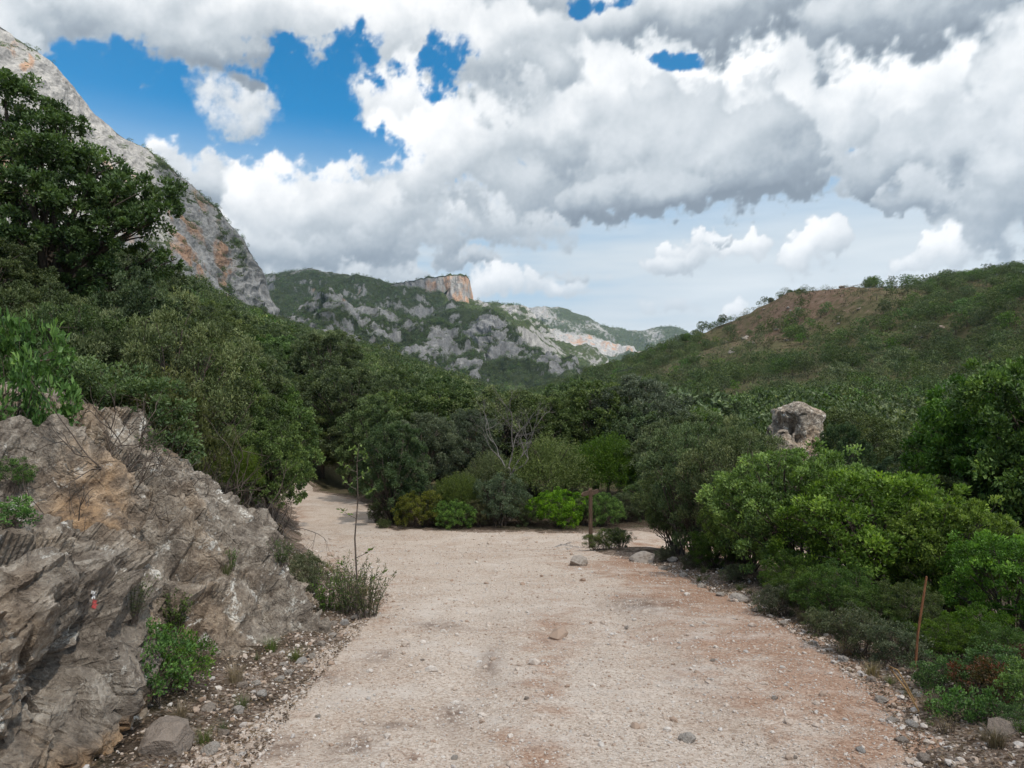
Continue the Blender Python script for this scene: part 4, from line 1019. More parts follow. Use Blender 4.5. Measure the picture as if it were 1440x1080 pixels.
# trail mark: a small flat painted patch on the block
def build_mark():
    m1, nt, out = new_mat('white_trail_paint'); principled(nt, out, ramp(nt, noise(nt, objco(nt), 60, 4, .6), [(.35, (.45, .43, .40)), (.6, (.78, .77, .75))]), .7)
    m2, nt, out = new_mat('red_trail_paint'); principled(nt, out, ramp(nt, noise(nt, objco(nt), 60, 4, .6), [(.35, (.22, .05, .045)), (.6, (.42, .06, .06))]), .7)
    return m1, m2
WHITE_PAINT, RED_PAINT = build_mark()
from mathutils.bvhtree import BVHTree
BVH_BLOCK = BVHTree.FromPolygons(BLOCK[0].tolist(), BLOCK[1].tolist()); BVH_ROCK = BVHTree.FromPolygons(OUTCROP[0].tolist(), OUTCROP[1].tolist())
def on_rock(px, py, tree=None):
    for t in ([tree] if tree else [BVH_BLOCK, BVH_ROCK]):
        h = t.ray_cast(Vector((0, 0, EYE)), Vector(ray(px, py)).normalized())
        if h[0] is not None: return h
    return None
def patch(px0, py0, px1, py1, mat):
    n = 6; V = []; c = np.array(block.location); rp = np.random.default_rng(int(px0))
    for i in range(n):
        for j in range(n):
            ju, jv = (rp.normal(size=2) * (1.2 if i in (0, n - 1) or j in (0, n - 1) else .3))
            h = on_rock(px0 + (px1 - px0) * i / (n - 1) + ju, py0 + (py1 - py0) * j / (n - 1) + jv, BVH_BLOCK)
            if h is None or h[0] is None: return
            nn = h[1] if h[1].dot(h[0] - Vector((0, 0, EYE))) < 0 else -h[1]
            V.append(np.array(h[0] + nn * .004) - c)
    V = np.array(V); mid = V.mean(0)
    if np.abs(V - mid).max() > .12: return
    put('trail_mark', mesh_arrays('trail_mark', V, grid_faces(n, n), None, True, [mat]), block, label='painted trail mark')
patch(128, 832, 134, 842, WHITE_PAINT); patch(130, 844, 136, 856, RED_PAINT)

# loose stones and gravel
def stone_mesh(key, seed, sub, flat):
    import bmesh
    bm = bmesh.new(); bmesh.ops.create_icosphere(bm, subdivisions=sub, radius=1.0)
    V = np.array([v.co for v in bm.verts]); V = V * (1 + .28 * fbm(V * 1.1 + seed * 5.3, 2)[:, None]) * (1.15, .9, flat)
    r = np.random.default_rng(seed)
    for _ in range(4):                                   # knock some facets flat
        nn = unit(r.normal(size=3)); h = r.uniform(.55, .8); dd = V @ nn; V = V - np.maximum(dd - h, 0)[:, None] * nn
    for v, c in zip(bm.verts, V): v.co = c
    me = bpy.data.meshes.new(key); bm.to_mesh(me); bm.free(); return me
def mat_gravel():
    m, nt, out = new_mat('limestone_gravel')
    oi = nt.nodes.new('ShaderNodeObjectInfo'); r = N(nt, oi.outputs['Random'])
    c = ramp(nt, r, [(0.0, (.33, .225, .16)), (0.14, (.40, .30, .23)), (0.3, (.48, .39, .32)), (0.55, (.56, .475, .405)), (0.8, (.66, .60, .54)), (.92, (.40, .37, .345)), (1.0, (.74, .70, .66))])
    n = noise(nt, objco(nt), 2.0, 4, .6); c = mix(nt, n.smooth(.35, .7) * .5, c, (.30, .235, .19))
    principled(nt, out, c, .9, .2); return m
GRAVEL = mat_gravel()
gp = []
for k in range(6):
    me = stone_mesh('gravel_stone_%d' % k, 100 + k, 1, .62); me.materials.append(GRAVEL); gp.append(bpy.data.objects.new('gravel_stone_%d' % k, me))
GP = scatter_group(proto_collection('gravel_kinds', gp))
r5 = np.random.default_rng(55)
def build_gravel():
    n = 95000
    y = 2.7 * (23.0 / 2.7) ** (r5.random(n) ** 1.25); x = r5.uniform(-1, 1, n)
    lo = np.interp(y, LY, LX) - .5; hi = np.interp(y, RY, RX) + .5; x = lo + (hi - lo) * (x * .5 + .5)
    sd = road_sd(x, y)
    keep = (sd > -.45) & (r5.random(n) < np.where(sd < .25, .95, .62 + .4 * fbm(xyz(x, y) / .5, 2)))
    x, y, sd = x[keep], y[keep], sd[keep]; n = len(x)
    z = np.maximum(road_surface(x, y), ground_z(x, y) - .05)
    s = .0045 * np.exp(r5.normal(size=n) * .45) * np.interp(y, [2.7, 8, 22], [1, 1.35, 2.2])
    big = r5.random(n) < .022; s[big] *= r5.uniform(1.8, 3.6, big.sum())
    rot = r5.uniform(-.4, .4, (n, 3)); rot[:, 2] = r5.uniform(0, 6.283, n)
    scatter('gravel', np.stack([x, y, z + s * .25], 1), s, rot, r5.integers(0, 6, n), GP, 'pale pinkish limestone gravel strewn over the track', 'gravel')
build_gravel()
SM = [stone_mesh('stone_shape_%d' % k, 200 + k, 3, .66) for k in range(6)]
def mat_stone():
    m, nt, out = new_mat('pale_loose_stone'); oi = nt.nodes.new('ShaderNodeObjectInfo'); r = N(nt, oi.outputs['Random']); P = objco(nt); n = noise(nt, P, 3.0, 6, .65)
    c = ramp(nt, r, [(0.0, (.27, .21, .165)), (.4, (.37, .32, .275)), (.8, (.48, .43, .38)), (1.0, (.34, .325, .31))])
    c = mix(nt, n.smooth(.4, .65) * .55, c, (.20, .165, .135)); principled(nt, out, c, .9, .2, n, .7, .1); return m
STONE = mat_stone()
for me in SM: me.materials.append(STONE)
def stone(px, py, wpx, label, group=None, d=None, name='stone'):
    d = d or 1650 / max(py - HORIZON - 120, 60); x = (px - CX) / FPX * d
    s = wpx / 2000 * d * 1.05
    o = put(name, SM[int(r5.integers(6))], label=label, category='stone')
    y = d; z = max(gz(x, y), float(road_surface(np.array([x]), np.array([y]))[0]))
    o.location = (x, y, z + s * .28); o.scale = (s, s, s * r5.uniform(.8, 1.1)); o.rotation_euler = (r5.uniform(-.2, .2), r5.uniform(-.2, .2), r5.uniform(0, 6.28))
    if group: o['group'] = group
    return o
stone(240, 1058, 74, 'largest pale angular stone lying in the ditch below the grey rock face')
stone(305, 605 + 455, 24, 'small stone beside the pale angular stone in the ditch')
stone(1035, 844, 26, 'rounded grey stone at the foot of the bright green shrub')
stone(905, 790, 34, 'orange brown stone beside the signpost mound')
stone(812, 795, 26, 'dark brown stone at the foot of the signpost mound')
stone(965, 1035, 20, 'small grey stone lying alone on the gravel track')
stone(1405, 1040, 40, 'pale flat stone beside the dry grass tuft')
for px, py, w in [(500, 868, 13), (515, 862, 11), (486, 876, 14), (470, 893, 12), (455, 905, 13), (440, 922, 12), (426, 930, 16), (410, 945, 13), (396, 955, 15), (372, 975, 16), (350, 985, 14), (338, 1000, 18), (318, 1030, 16), (365, 962, 12), (345, 968, 18), (300, 1000, 20), (470, 878, 11), (402, 935, 12)]:
    stone(px, py, w, 'small loose stone along the track edge under the grey outcrop', 'loose stones along the track edge under the outcrop')
for px, py, w in [(1010, 838, 13), (985, 825, 12), (960, 812, 11), (1060, 858, 12), (1100, 880, 13), (1140, 905, 12), (1180, 930, 14), (1220, 960, 14), (1235, 985, 16), (1250, 1010, 15), (1262, 1040, 18), (1290, 1062, 20), (1205, 1052, 14), (930, 800, 12), (945, 792, 14), (1080, 868, 10), (1275, 1015, 16)]:
    stone(px, py, w, 'small loose stone along the track edge under the green shrubs', 'loose stones along the track edge under the shrubs')
for px, py, w in [(740, 985, 8), (1085, 985, 9), (640, 1060, 9), (1000, 930, 7), (880, 880, 6), (1110, 1060, 10), (450, 1010, 8), (595, 930, 6)]:
    stone(px, py, w, 'small loose stone lying out on the gravel track', 'loose stones out on the track')
for px, py, w, d in [(1285, 608, 22, 62), (1300, 612, 20, 60), (1312, 606, 16, 63), (1296, 604, 14, 64), (1278, 615, 18, 59), (1322, 614, 14, 60)]:
    stone(px, py, w, 'pale rock in the small heap on the brown hillside', 'pale rocks heaped on the hillside', d, 'hillside_rock')
rr5 = np.random.default_rng(5)
for k in range(46):
    px, py, d = [(1120, 430, 330), (1060, 440, 350), (1290, 470, 220), (1240, 520, 170), (1150, 470, 270), (1330, 400, 345), (1050, 500, 300), (960, 500, 380)][k % 8]
    p = at(px + rr5.normal() * 34, py, d + rr5.normal() * 14); s = rr5.uniform(.5, 1.5)
    o = put('hillside_rock', SM[k % 6], label='pale limestone rock scattered among scrub on the brown hill', category='rock', group='rocks scattered over the brown hill', scale=s)
    o.location = (p[0], p[1], gz(p[0], p[1]) + s * .2); o.rotation_euler = (0, 0, k * 1.7)

def verge_points(n, seed):
    r = np.random.default_rng(seed); y = 2.6 + 13 * r.random(n) ** 1.3; left = r.random(n) < .55
    off = np.abs(r.normal(size=n)) * .75 - .25
    x = np.where(left, np.interp(y, LY, LX) - off, np.interp(y, RY, RX) + off * .7)
    z = np.maximum(ground_z(x, y) - .05 * sstep(-0.1, 0.35, road_sd(x, y)), np.where(road_sd(x, y) > -.7, road_surface(x, y), -99))
    return r, x, y, z
def build_litter():
    r, x, y, z = verge_points(15000, 71); n = len(x); g = Geo()
    P = np.stack([x, y, z + .006 + .012 * r.random(n)], 1); a = r.normal(size=(n, 3)) * (1, 1, .25)
    leaves(g, r, P, unit(a), .035, .017, 0, .3, 1.6, .2, tone=r.random(n))
    put('leaf_litter', g.mesh('leaf_litter', [LEAF['dry']]), kind='stuff', label='dry brown leaf litter along both edges of the track', category='litter')
    r, x, y, z = verge_points(9000, 72); n = len(x); s = .008 * np.exp(r.normal(size=n) * .6)
    rot = r.uniform(-.5, .5, (n, 3)); rot[:, 2] = r.uniform(0, 6.28, n)
    scatter('rubble', np.stack([x, y, z + s * .3], 1), np.minimum(s, .035), rot, r.integers(0, 6, n), GP, 'small limestone rubble in the ditch and along the verge', 'rubble')
build_litter()

# ------------------------------------------------------------------ bare wood
def branching(g, r, p, d, L, rad_, depth, slot=0, kids=(2, 3), ang=.55, up=.15, tips=None, shrink=.72):
    p = np.asarray(p, float); d = unit(np.asarray(d, float)); k = 4; pts = [p]
    for _ in range(k):
        d = unit(d + r.normal(size=3) * .16 + (0, 0, up * .25)); pts.append(pts[-1] + d * L / k)
    tube(g, pts, np.linspace(rad_, rad_ * .62, k + 1), 5 if rad_ > .01 else 3, slot)
    if depth == 0:
        if tips is not None: tips.append((pts[-1], d))
        return
    for c in range(int(r.integers(kids[0], kids[1] + 1))):
        q = pts[-1] if c == 0 else pts[int(r.integers(2, k + 1))]
        dd = unit(d + r.normal(size=3) * ang + (0, 0, up))
        branching(g, r, q, dd, L * shrink * r.uniform(.75, 1.15), rad_ * .6, depth - 1, slot, kids, ang, up, tips, shrink)
def bare_shrub(key, seed, H, W, n, depth, wood):
    r = np.random.default_rng(seed); g = Geo()
    for k in range(n):
        a = k * 2.4 + r.uniform(-.3, .3)
        branching(g, r, (r.normal() * .06, r.normal() * .06, -.05), (math.cos(a) * W, math.sin(a) * W, H), H * .36, .012 * H, depth, 0, (2, 3), .5, .12)
    PROTO[key] = ((('branches'), g.mesh(key, [wood], True)), None)
bare_shrub('bare_a', 31, 1.1, .8, 9, 4, TWIGWOOD)
bare_shrub('bare_b', 32, .8, .9, 10, 4, mat_bark('grey_dead_twigs', (.09, .075, .065), (.22, .19, .17), 30))

def solo(kind, key, px, d, hpx=None, label='', cat='shrub', s=1.0, H=None, group=None, dz=0.0, wide=1.0):
    x = (px - CX) / FPX * d; z = gz(x, d) + dz
    if hpx is not None:                      # hpx: photograph row of the plant's top
        top = at(px, hpx, d)[2]; s = (top - z) / H
    o = plant(kind, key, x, d, s * wide, label=label, category=cat, group=group, z=z, sz=s)
    return o

# big oak on the left slope: open crown of separate leaf masses on visible limbs
def big_oak():
    r = np.random.default_rng(77); tg, cg = Geo(), Geo()
    cl = []
    spec = [(-1.9, 0, 7.0, .8), (-.9, -.3, 7.6, .9), (.1, .2, 7.1, .8), (-2.5, .5, 6.2, .8), (-1.2, -.9, 6.5, .9), (.3, -.7, 6.2, .85), (1.2, .2, 6.0, .7), (1.9, -.2, 5.3, .75), (2.7, .1, 5.35, .62), (3.0, -.3, 4.75, .55),
            (1.3, -.9, 5.0, .85), (.2, -1.1, 5.2, .9), (-1.0, -1.2, 5.3, .9), (-2.2, -.6, 5.0, .9), (-3.0, .2, 4.6, .8), (2.2, -.6, 4.4, .7), (2.5, .3, 3.9, .55), (1.2, -.9, 4.0, .75), (.1, -1.2, 4.1, .85), (-1.2, -1.1, 4.2, .85),
            (-2.4, -.7, 3.9, .8), (1.7, -.4, 3.4, .5), (-.4, .9, 6.4, .9), (.9, 1.0, 5.4, .8), (-1.6, 1.1, 5.4, .9), (.2, .9, 4.4, .8), (-3.3, -.4, 5.7, .6), (-.4, -1.0, 3.3, .7), (.8, -.6, 3.0, .5)]
    for x, y, z, q in spec: cl.append((x, y, z, q, q, q * .68))
    limbs(tg, r, (0, 0, 0), (-.1, 0, 2.3), cl, .24, wig=.5)
    clump_leaves(cg, r, cl, 34, 13, .10, .058, .24, up=.35, lump=.36, core=.75, shell=.75, wood=tg, nwood=.04, cover=.85)
    proto('big_oak', tg, cg, BARK, 'oak')
big_oak()
solo('oak_tree', 'big_oak', 62, 17.0, 113, 'large spreading oak with open layered crown on the slope above the outcrop', 'tree', H=8.15, wide=.95)
for o in bpy.data.objects:
    if o.name == 'oak_tree' or (o.get('label') or '').startswith('large spreading oak'):
        if (o.get('label') or '').startswith('large spreading oak'): o.rotation_euler = (0, 0, 0)

make_tree('dark_h', 23, 2.4, 2.6, 0.1, 32, .42, 'holm', .05, .024, 60, 14, .17, .07, stems=6, lump=.36, wood=TWIGWOOD, nwood=.06, up=.5, shell=.6)
make_tree('yellow_b', 24, 2.0, 2.0, 0.1, 28, .36, 'scrub', .045, .022, 70, 14, .16, .06, stems=6, lump=.36, wood=TWIGWOOD, nwood=.06, up=.7, shell=.6)
make_tree('bramble_b', 25, 1.5, 1.5, 0.2, 26, .26, 'oak', .055, .028, 90, 9, .14, .03, stems=6, lump=.4, wood=TWIGWOOD, nwood=.2, shell=.8)
def herb_proto(key, seed, H, n, leaf, L_, W_, per):
    r = np.random.default_rng(seed); tg, cg = Geo(), Geo()
    for k in range(n):
        a = r.uniform(0, 6.283); l = H * r.uniform(.45, 1.1); o = np.array((math.cos(a), math.sin(a), 0)); sp = r.uniform(.1, .55) * l
        b = o * r.uniform(0, .16) * H; pts = bezier(b - (0, 0, .03), b + o * sp * .3 + (0, 0, l * .6), b + o * sp + (0, 0, l * .92), 5); tube(tg, pts, np.linspace(.004, .0015, 5), 3)
        t = r.uniform(.2, 1, per); q = np.stack([np.interp(t, np.linspace(0, 1, 5), pts[:, c]) for c in range(3)], 1)
        leaves(cg, r, q, unit(np.tile(o * .6 + (0, 0, .8), (per, 1)) + r.normal(size=(per, 3)) * .5), L_, W_, 0, 1.0, .4, tone=.25 + .6 * t * r.random(per))
    proto(key, tg, cg, TWIGWOOD, leaf, 'leaves', 'stems')
herb_proto('herb_tall', 401, .8, 46, 'grass', .045, .012, 26)
herb_proto('herb_weed', 402, .5, 40, 'oak', .035, .016, 20)
herb_proto('herb_dry', 403, .5, 34, 'straw', .03, .008, 14)
# left slope above and behind the outcrop
L = solo
L('holm_oak_tree', 'holm_a', 195, 16.0, 385, 'dark rounded holm oak beside the foot of the large spreading oak', 'tree', H=5.2, wide=.62)
L('holm_oak_tree', 'holm_b', -20, 15.0, 330, 'dark holm oak under the large spreading oak', 'tree', H=6.0, wide=.9)
L('holm_oak_tree', 'holm_c', 60, 14.5, 395, 'low broad holm oak under the limbs of the large oak', 'tree', H=4.6, wide=.8)
L('mastic_shrub', 'myrtle_b', 245, 12.5, 432, 'tall olive green shrub standing on the crest of the outcrop', H=2.4, wide=.72)
L('mastic_shrub', 'myrtle_b', 165, 12.0, 455, 'dark olive green shrub on the outcrop beside the grey bare twigs', H=2.4, wide=.75)
L('mastic_shrub', 'yellow_b', 222, 11.0, 520, 'yellowish olive shrub on the crest of the outcrop', H=2.0, wide=.6)
L('mastic_shrub', 'bramble_b', 5, 7.4, 440, 'leafy green shrub rising over bare twigs at the top of the outcrop', H=1.5, wide=.45)
L('holm_oak_tree', 'dark_h', 100, 12.0, 420, 'dark leafy shrub in front of the large oak', H=2.4, wide=.8)
L('bare_shrub', 'bare_a', 60, 8.2, 470, 'grey leafless shrub with tangled thin twigs above the ochre hollow', H=1.25)
L('bare_shrub', 'bare_b', 110, 9.0, 490, 'low tangle of grey dead twigs on top of the outcrop', H=.9)
L('bare_shrub', 'bare_b', 10, 7.6, 500, 'dense grey twig tangle on the edge of the outcrop', H=.9)
L('bare_shrub', 'bare_a', 95, 8.0, 450, 'tall grey bare shrub behind the dense twig tangle', H=1.25)
L('bare_shrub', 'bare_a', 215, 10.5, 480, 'brownish bare shrub between the olive green shrubs', H=1.25)
L('bare_shrub', 'bare_b', 150, 9.2, 515, 'grey dead twigs hanging over the rock face', H=.9)
L('bare_shrub', 'bare_b', 60, 7.0, 530, 'grey dead twigs sprawling over the ochre hollow', H=.9)
L('bare_shrub', 'bare_a', 175, 10.0, 540, 'brown leafless bush on the crest of the outcrop', H=1.2)
L('bare_shrub', 'bare_b', 290, 11.0, 590, 'small bare bush where the outcrop slopes down to the track', H=.9)
L('myrtle_shrub', 'dark_h', 135, 10.2, 500, 'low dark shrub among grey twigs on top of the outcrop', H=2.4, wide=1.0)
L('myrtle_shrub', 'dark_h', 45, 9.6, 480, 'low dark green shrub behind the grey twig tangle', H=2.4, wide=1.0)
L('holm_oak_tree', 'holm_b', 345, 21.0, 490, 'dark holm oak standing over the bend of the track', 'tree', H=6.0, wide=.8)
L('holm_oak_tree', 'holm_a', 285, 18.5, 470, 'dark holm oak on the slope behind the crest of the outcrop', 'tree', H=5.2, wide=.8)
L('oak_tree', 'oak_mid', 372, 18.0, 585, 'fresh green oak leaning over the outcrop end', 'tree', H=5.0, wide=.85)
L('oak_tree', 'oak_mid', 388, 22.0, 560, 'fresh green young oak beside the bend of the track', 'tree', H=5.0, wide=.8)
L('juniper_tree', 'juniper_b', 330, 15.0, 610, 'bright feathery shrub at the end of the outcrop', 'tree', H=4.2, wide=.9)
L('bare_shrub', 'bare_a', 392, 19.5, 665, 'brown twiggy bush on the bank below the fresh green oak', H=1.25)

# thicket behind the junction
L('strawberry_tree', 'blue_tree', 552, 24.8, 592, 'blue green bushy tree at the corner of the junction', 'tree', H=3.9, wide=.92)
L('mastic_shrub', 'yellow_a', 590, 23.9, 690, 'yellow green rounded bush in front of the blue green tree', H=1.5)
L('myrtle_shrub', 'myrtle_a', 540, 23.6, 728, 'low green bush at the track edge below the blue green tree', H=1.35)
L('phillyrea_shrub', 'juniper_b', 645, 24.6, 652, 'mid green feathery shrub behind the junction', H=4.2, wide=1.0)
L('mastic_shrub', 'bright_a', 640, 23.7, 705, 'leafy green bush between the yellow green bush and the dark bush', H=1.7)
L('dark_shrub', 'dark_a', 706, 24.2, 664, 'very dark blue green bush behind the junction', H=2.0, wide=1.0)
L('mastic_shrub', 'bright_a', 785, 23.9, 690, 'bright green wide bush behind the signpost', H=1.7)
L('mastic_shrub', 'bright_a', 848, 24.2, 696, 'bright green bush just beyond the signpost', H=1.7, wide=.8)
L('juniper_tree', 'juniper_a', 770, 26.5, 595, 'tall feathery olive green juniper behind the bright green bush', 'tree', H=3.6, wide=.95)
L('juniper_tree', 'juniper_b', 855, 27.0, 590, 'tall feathery green juniper behind the signpost', 'tree', H=4.2, wide=.95)
L('phillyrea_tree', 'holm_c', 918, 26.5, 612, 'dark broad tree over the right branch of the track', 'tree', H=4.6, wide=.8)
L('juniper_tree', 'juniper_a', 690, 27.0, 620, 'feathery juniper under the bleached dead tree', 'tree', H=3.6, wide=.8)
L('wild_olive_tree', 'olive_a', 600, 27.5, 580, 'grey green wild olive behind the blue green tree', 'tree', H=4.6, wide=.9)
L('wild_olive_tree', 'olive_a', 655, 29.0, 575, 'grey green wild olive beside the bleached dead tree', 'tree', H=4.6, wide=.8)
for px, d, top, k, w, lab in [(528, 30.5, 560, 'holm_a', .8, 'dark holm oak behind the bend of the track'), (545, 32, 545, 'holm_b', .9, 'tall dark holm oak behind the blue green tree'), (625, 33, 540, 'holm_a', 1, 'dark holm oak behind the wild olives'),
                           (700, 33, 548, 'holm_c', 1, 'broad dark tree behind the bleached dead tree'), (770, 32, 552, 'holm_b', .9, 'tall dark holm oak behind the tall olive green juniper'), (835, 33, 538, 'holm_a', 1.05, 'rounded dark holm oak behind the signpost'),
                           (895, 31, 570, 'holm_a', .9, 'dark holm oak above the right branch of the track'), (960, 27, 585, 'holm_c', .9, 'broad dark tree at the right branch of the track')]:
    L('holm_oak_tree', k, px, d, top, lab, 'tree', H={'holm_a': 5.2, 'holm_b': 6.0, 'holm_c': 4.6}[k], wide=w)

for px, d, top, key, H0, w, lab in [(566, 24.3, 712, 'dark_a', 2.0, .9, 'dark low bush between the blue green tree and the yellow green bush'), (615, 24.1, 700, 'dark_h', 2.4, 1.1, 'dull green bush beside the yellow green bush'),
                               (672, 24.0, 700, 'yellow_b', 2.0, 1.1, 'olive bush between the leafy green bush and the dark bush'), (738, 24.2, 695, 'dark_h', 2.4, 1.1, 'dull dark bush between the very dark bush and the bright wide bush'),
                               (818, 24.4, 690, 'myrtle_b', 2.4, .9, 'olive green bush between the two bright bushes behind the signpost'), (880, 25.0, 690, 'dark_h', 2.4, 1.1, 'dark bush over the start of the right branch'), (905, 25.6, 670, 'myrtle_b', 2.4, .9, 'olive bush under the dark broad tree'),
                               (530, 24.9, 705, 'dark_h', 2.4, .8, 'dark bush under the blue green tree at the bend'), (700, 25.2, 655, 'yellow_b', 2.0, .8, 'olive bush at the foot of the bleached dead tree')]:
    L('thicket_shrub', key, px, d, top, lab, H=H0, wide=w)
# dead tree
def dead_tree():
    r = np.random.default_rng(35); g = Geo(); x = (716 - CX) / FPX * 25.5; tips = []
    for dx, dz, L_ in ((-.30, 1, 1.5), (.32, 1, 1.45), (.05, 1, 1.7), (.55, .8, 1.2)):
        branching(g, r, (r.normal() * .05, r.normal() * .05, 1.4), (dx * 1.5, r.normal() * .3, dz), L_ * .66, .030, 5, 0, (2, 3), .55, .12, tips, .72)
    tube(g, [(0, 0, -.3), (.05, 0, .7), (0, 0, 1.6)], [.09, .07, .05], 8)
    e = bpy.data.objects.new('dead_tree', None); C.objects.link(e); e.location = (x, 25.5, gz(x, 25.5))
    put('trunk', g.mesh('dead_tree_wood', [DEADWOOD], True), e)
    e['label'] = 'bleached leafless dead tree standing above the thicket'; e['category'] = 'tree'
    e.scale = (1.15,) * 3
dead_tree()

# shrubs and trees on the right of the track
R_ = solo
R_('mastic_shrub', 'mastic_a', 1125, 12.2, 622, 'tallest bright green mastic shrub below the pale boulder', H=2.7, wide=.95)
R_('mastic_shrub', 'mastic_b', 1225, 10.8, 655, 'bright green mastic shrub behind the brown stick', H=2.3, wide=1.0)
R_('mastic_shrub', 'mastic_a', 1330, 10.0, 690, 'bright green sloping mastic shrub on the falling verge', H=2.7, wide=.8)
R_('mastic_shrub', 'mastic_b', 1425, 8.6, 745, 'bright green mastic shrub at the low end of the row', H=2.3, wide=.9)
R_('mastic_shrub', 'mastic_b', 1050, 13.6, 668, 'bright green mastic shrub next to the tall olive green shrub', H=2.3, wide=.75)
R_('phillyrea_shrub', 'myrtle_b', 985, 16.2, 590, 'tall olive green shrub at the corner of the right branch', H=2.4, wide=.8)
R_('phillyrea_shrub', 'myrtle_b', 1035, 15.0, 600, 'tall olive green shrub behind the bright mastic', H=2.4, wide=.75)
R_('phillyrea_shrub', 'myrtle_b', 950, 17.6, 655, 'olive green shrub beside the right branch of the track', H=2.4, wide=.8)
R_('myrtle_shrub', 'myrtle_a', 1000, 14.0, 745, 'low dark shrub on the bank below the tall olive green shrub', H=1.35)
R_('myrtle_shrub', 'myrtle_a', 1175, 8.6, 790, 'dense green myrtle shrub above the grey cistus', H=1.35, wide=.95)
R_('myrtle_shrub', 'myrtle_a', 1275, 7.6, 815, 'dense green myrtle shrub around the brown stick', H=1.35, wide=.95)
R_('myrtle_shrub', 'myrtle_a', 1370, 7.0, 850, 'dense green myrtle shrub at the foot of the low mastic', H=1.35, wide=1.0)
R_('myrtle_shrub', 'myrtle_a', 1110, 10.2, 775, 'small green myrtle shrub below the tallest mastic', H=1.35, wide=.9)
R_('myrtle_shrub', 'myrtle_a', 1135, 9.3, 800, 'low green myrtle shrub spreading towards the track', H=1.35, wide=1.2)
R_('myrtle_shrub', 'myrtle_a', 1228, 7.8, 822, 'green myrtle shrub between the two grey cistus shrubs', H=1.35, wide=1.2)
R_('myrtle_shrub', 'myrtle_a', 1325, 6.6, 868, 'green myrtle shrub on the near side of the cane', H=1.35, wide=1.25)
R_('myrtle_shrub', 'myrtle_a', 1425, 6.2, 880, 'green myrtle shrub over the reddish plants', H=1.35, wide=1.25)
R_('cistus_shrub', 'cistus_a', 1205, 7.0, 848, 'grey green cistus shrub at the track edge', H=.75, wide=1.0)
R_('cistus_shrub', 'cistus_a', 1255, 6.5, 870, 'grey green cistus shrub next to the brown stick', H=.75, wide=1.0)
R_('cistus_shrub', 'cistus_a', 1090, 9.2, 818, 'small pale cistus shrub beside the rounded grey stone', H=.75)
R_('bramble', 'berry_a', 1320, 5.6, 915, 'leafy low plant beside the bent straw stalk', 'plant', H=.65)
R_('bramble', 'berry_a', 1400, 5.5, 905, 'leafy low plant behind the dry grass tuft', 'plant', H=.65)
R_('bramble', 'red_a', 1425, 5.9, 905, 'reddish leafed low plant at the foot of the myrtle', 'plant', H=.5)
R_('bramble', 'red_a', 1335, 6.2, 920, 'low plant with reddening leaves beneath the myrtle', 'plant', H=.5)
R_('bramble', 'bramble_a', 1375, 4.9, 965, 'low plant with larger fresh leaves above the dry grass tuft', 'plant', H=.6, wide=.8)
R_('bramble', 'berry_a', 1455, 4.9, 925, 'leafy low plant over the flat pale stone', 'plant', H=.65)
R_('bramble', 'bramble_a', 1330, 5.1, 965, 'low plant with larger leaves beside the bent straw stalk', 'plant', H=.6)
R_('bramble', 'red_a', 1385, 5.3, 925, 'reddish low plant between the straw grass and the myrtle', 'plant', H=.5)
R_('bramble', 'berry_a', 1300, 5.8, 935, 'leafy low plant at the foot of the reddish brown cane', 'plant', H=.65, wide=.9)
R_('bramble', 'berry_a', 1420, 4.7, 985, 'leafy low plant behind the flat pale stone', 'plant', H=.65)
R_('cistus_shrub', 'cistus_a', 1150, 8.0, 850, 'small grey green cistus between the rounded stone and the myrtle', H=.75)
R_('herb', 'herb_tall', 1272, 5.6, 955, 'upright green herb in front of the cistus at the gravel edge', 'plant', H=.8)
R_('herb', 'herb_dry', 1325, 4.8, 985, 'dry yellow herb beside the small green herb', 'plant', H=.5)
R_('herb', 'herb_weed', 1425, 4.6, 1000, 'leafy weed over the straw grass', 'plant', H=.5)
R_('herb', 'herb_weed', 1300, 5.0, 1000, 'small green herb at the edge of the gravel by the dry grass', 'plant', H=.55)
R_('herb', 'low_a', 856, 18.2, None, 'low green bushy herb on the mound at the signpost foot', 'plant', s=.95, wide=1.1)
R_('herb', 'cistus_a', 872, 18.4, None, 'dull green herb at the back of the signpost mound', 'plant', s=.7)
R_('herb', 'low_a', 836, 17.9, None, 'small green herb at the front of the signpost mound', 'plant', s=.8)
R_('herb', 'cistus_a', 935, 15.6, 765, 'small dull green plant on the bank by the orange brown stone', 'plant', H=.75)
R_('herb', 'cistus_a', 970, 14.2, 778, 'dull green plant on the bank below the tall shrubs', 'plant', H=.75, wide=1.1)
R_('herb', 'cistus_a', 1030, 12.2, 790, 'dull green plant on the bank below the bright mastic', 'plant', H=.75, wide=1.1)
R_('oak_tree', 'oak_mid', 1405, 20.0, 520, 'leafy green oak rising behind the sloping mastic shrubs', 'tree', H=5.0, wide=.85)
R_('oak_tree', 'oak_mid', 1470, 18.0, 500, 'leafy green oak behind the low end of the mastic row', 'tree', H=5.0, wide=.8)
R_('holm_oak_tree', 'holm_a', 1325, 23.0, 600, 'dark holm oak behind the sloping mastic shrubs', 'tree', H=5.2, wide=.75)
R_('strawberry_tree', 'blue_tree', 1190, 26.0, 594, 'rounded blue green tree beside the pale boulder', 'tree', H=3.9, wide=.55)
R_('strawberry_tree', 'blue_tree', 1255, 30.0, 640, 'low blue green tree below the heap of pale rocks', 'tree', H=3.9, wide=.9)
R_('holm_oak_tree', 'holm_c', 1035, 24.0, 605, 'broad dark tree behind the tall olive green shrubs', 'tree', H=4.6, wide=.7)
R_('holm_oak_tree', 'holm_c', 1005, 27.0, 585, 'dark rounded tree beyond the right branch of the track', 'tree', H=4.6, wide=.6)
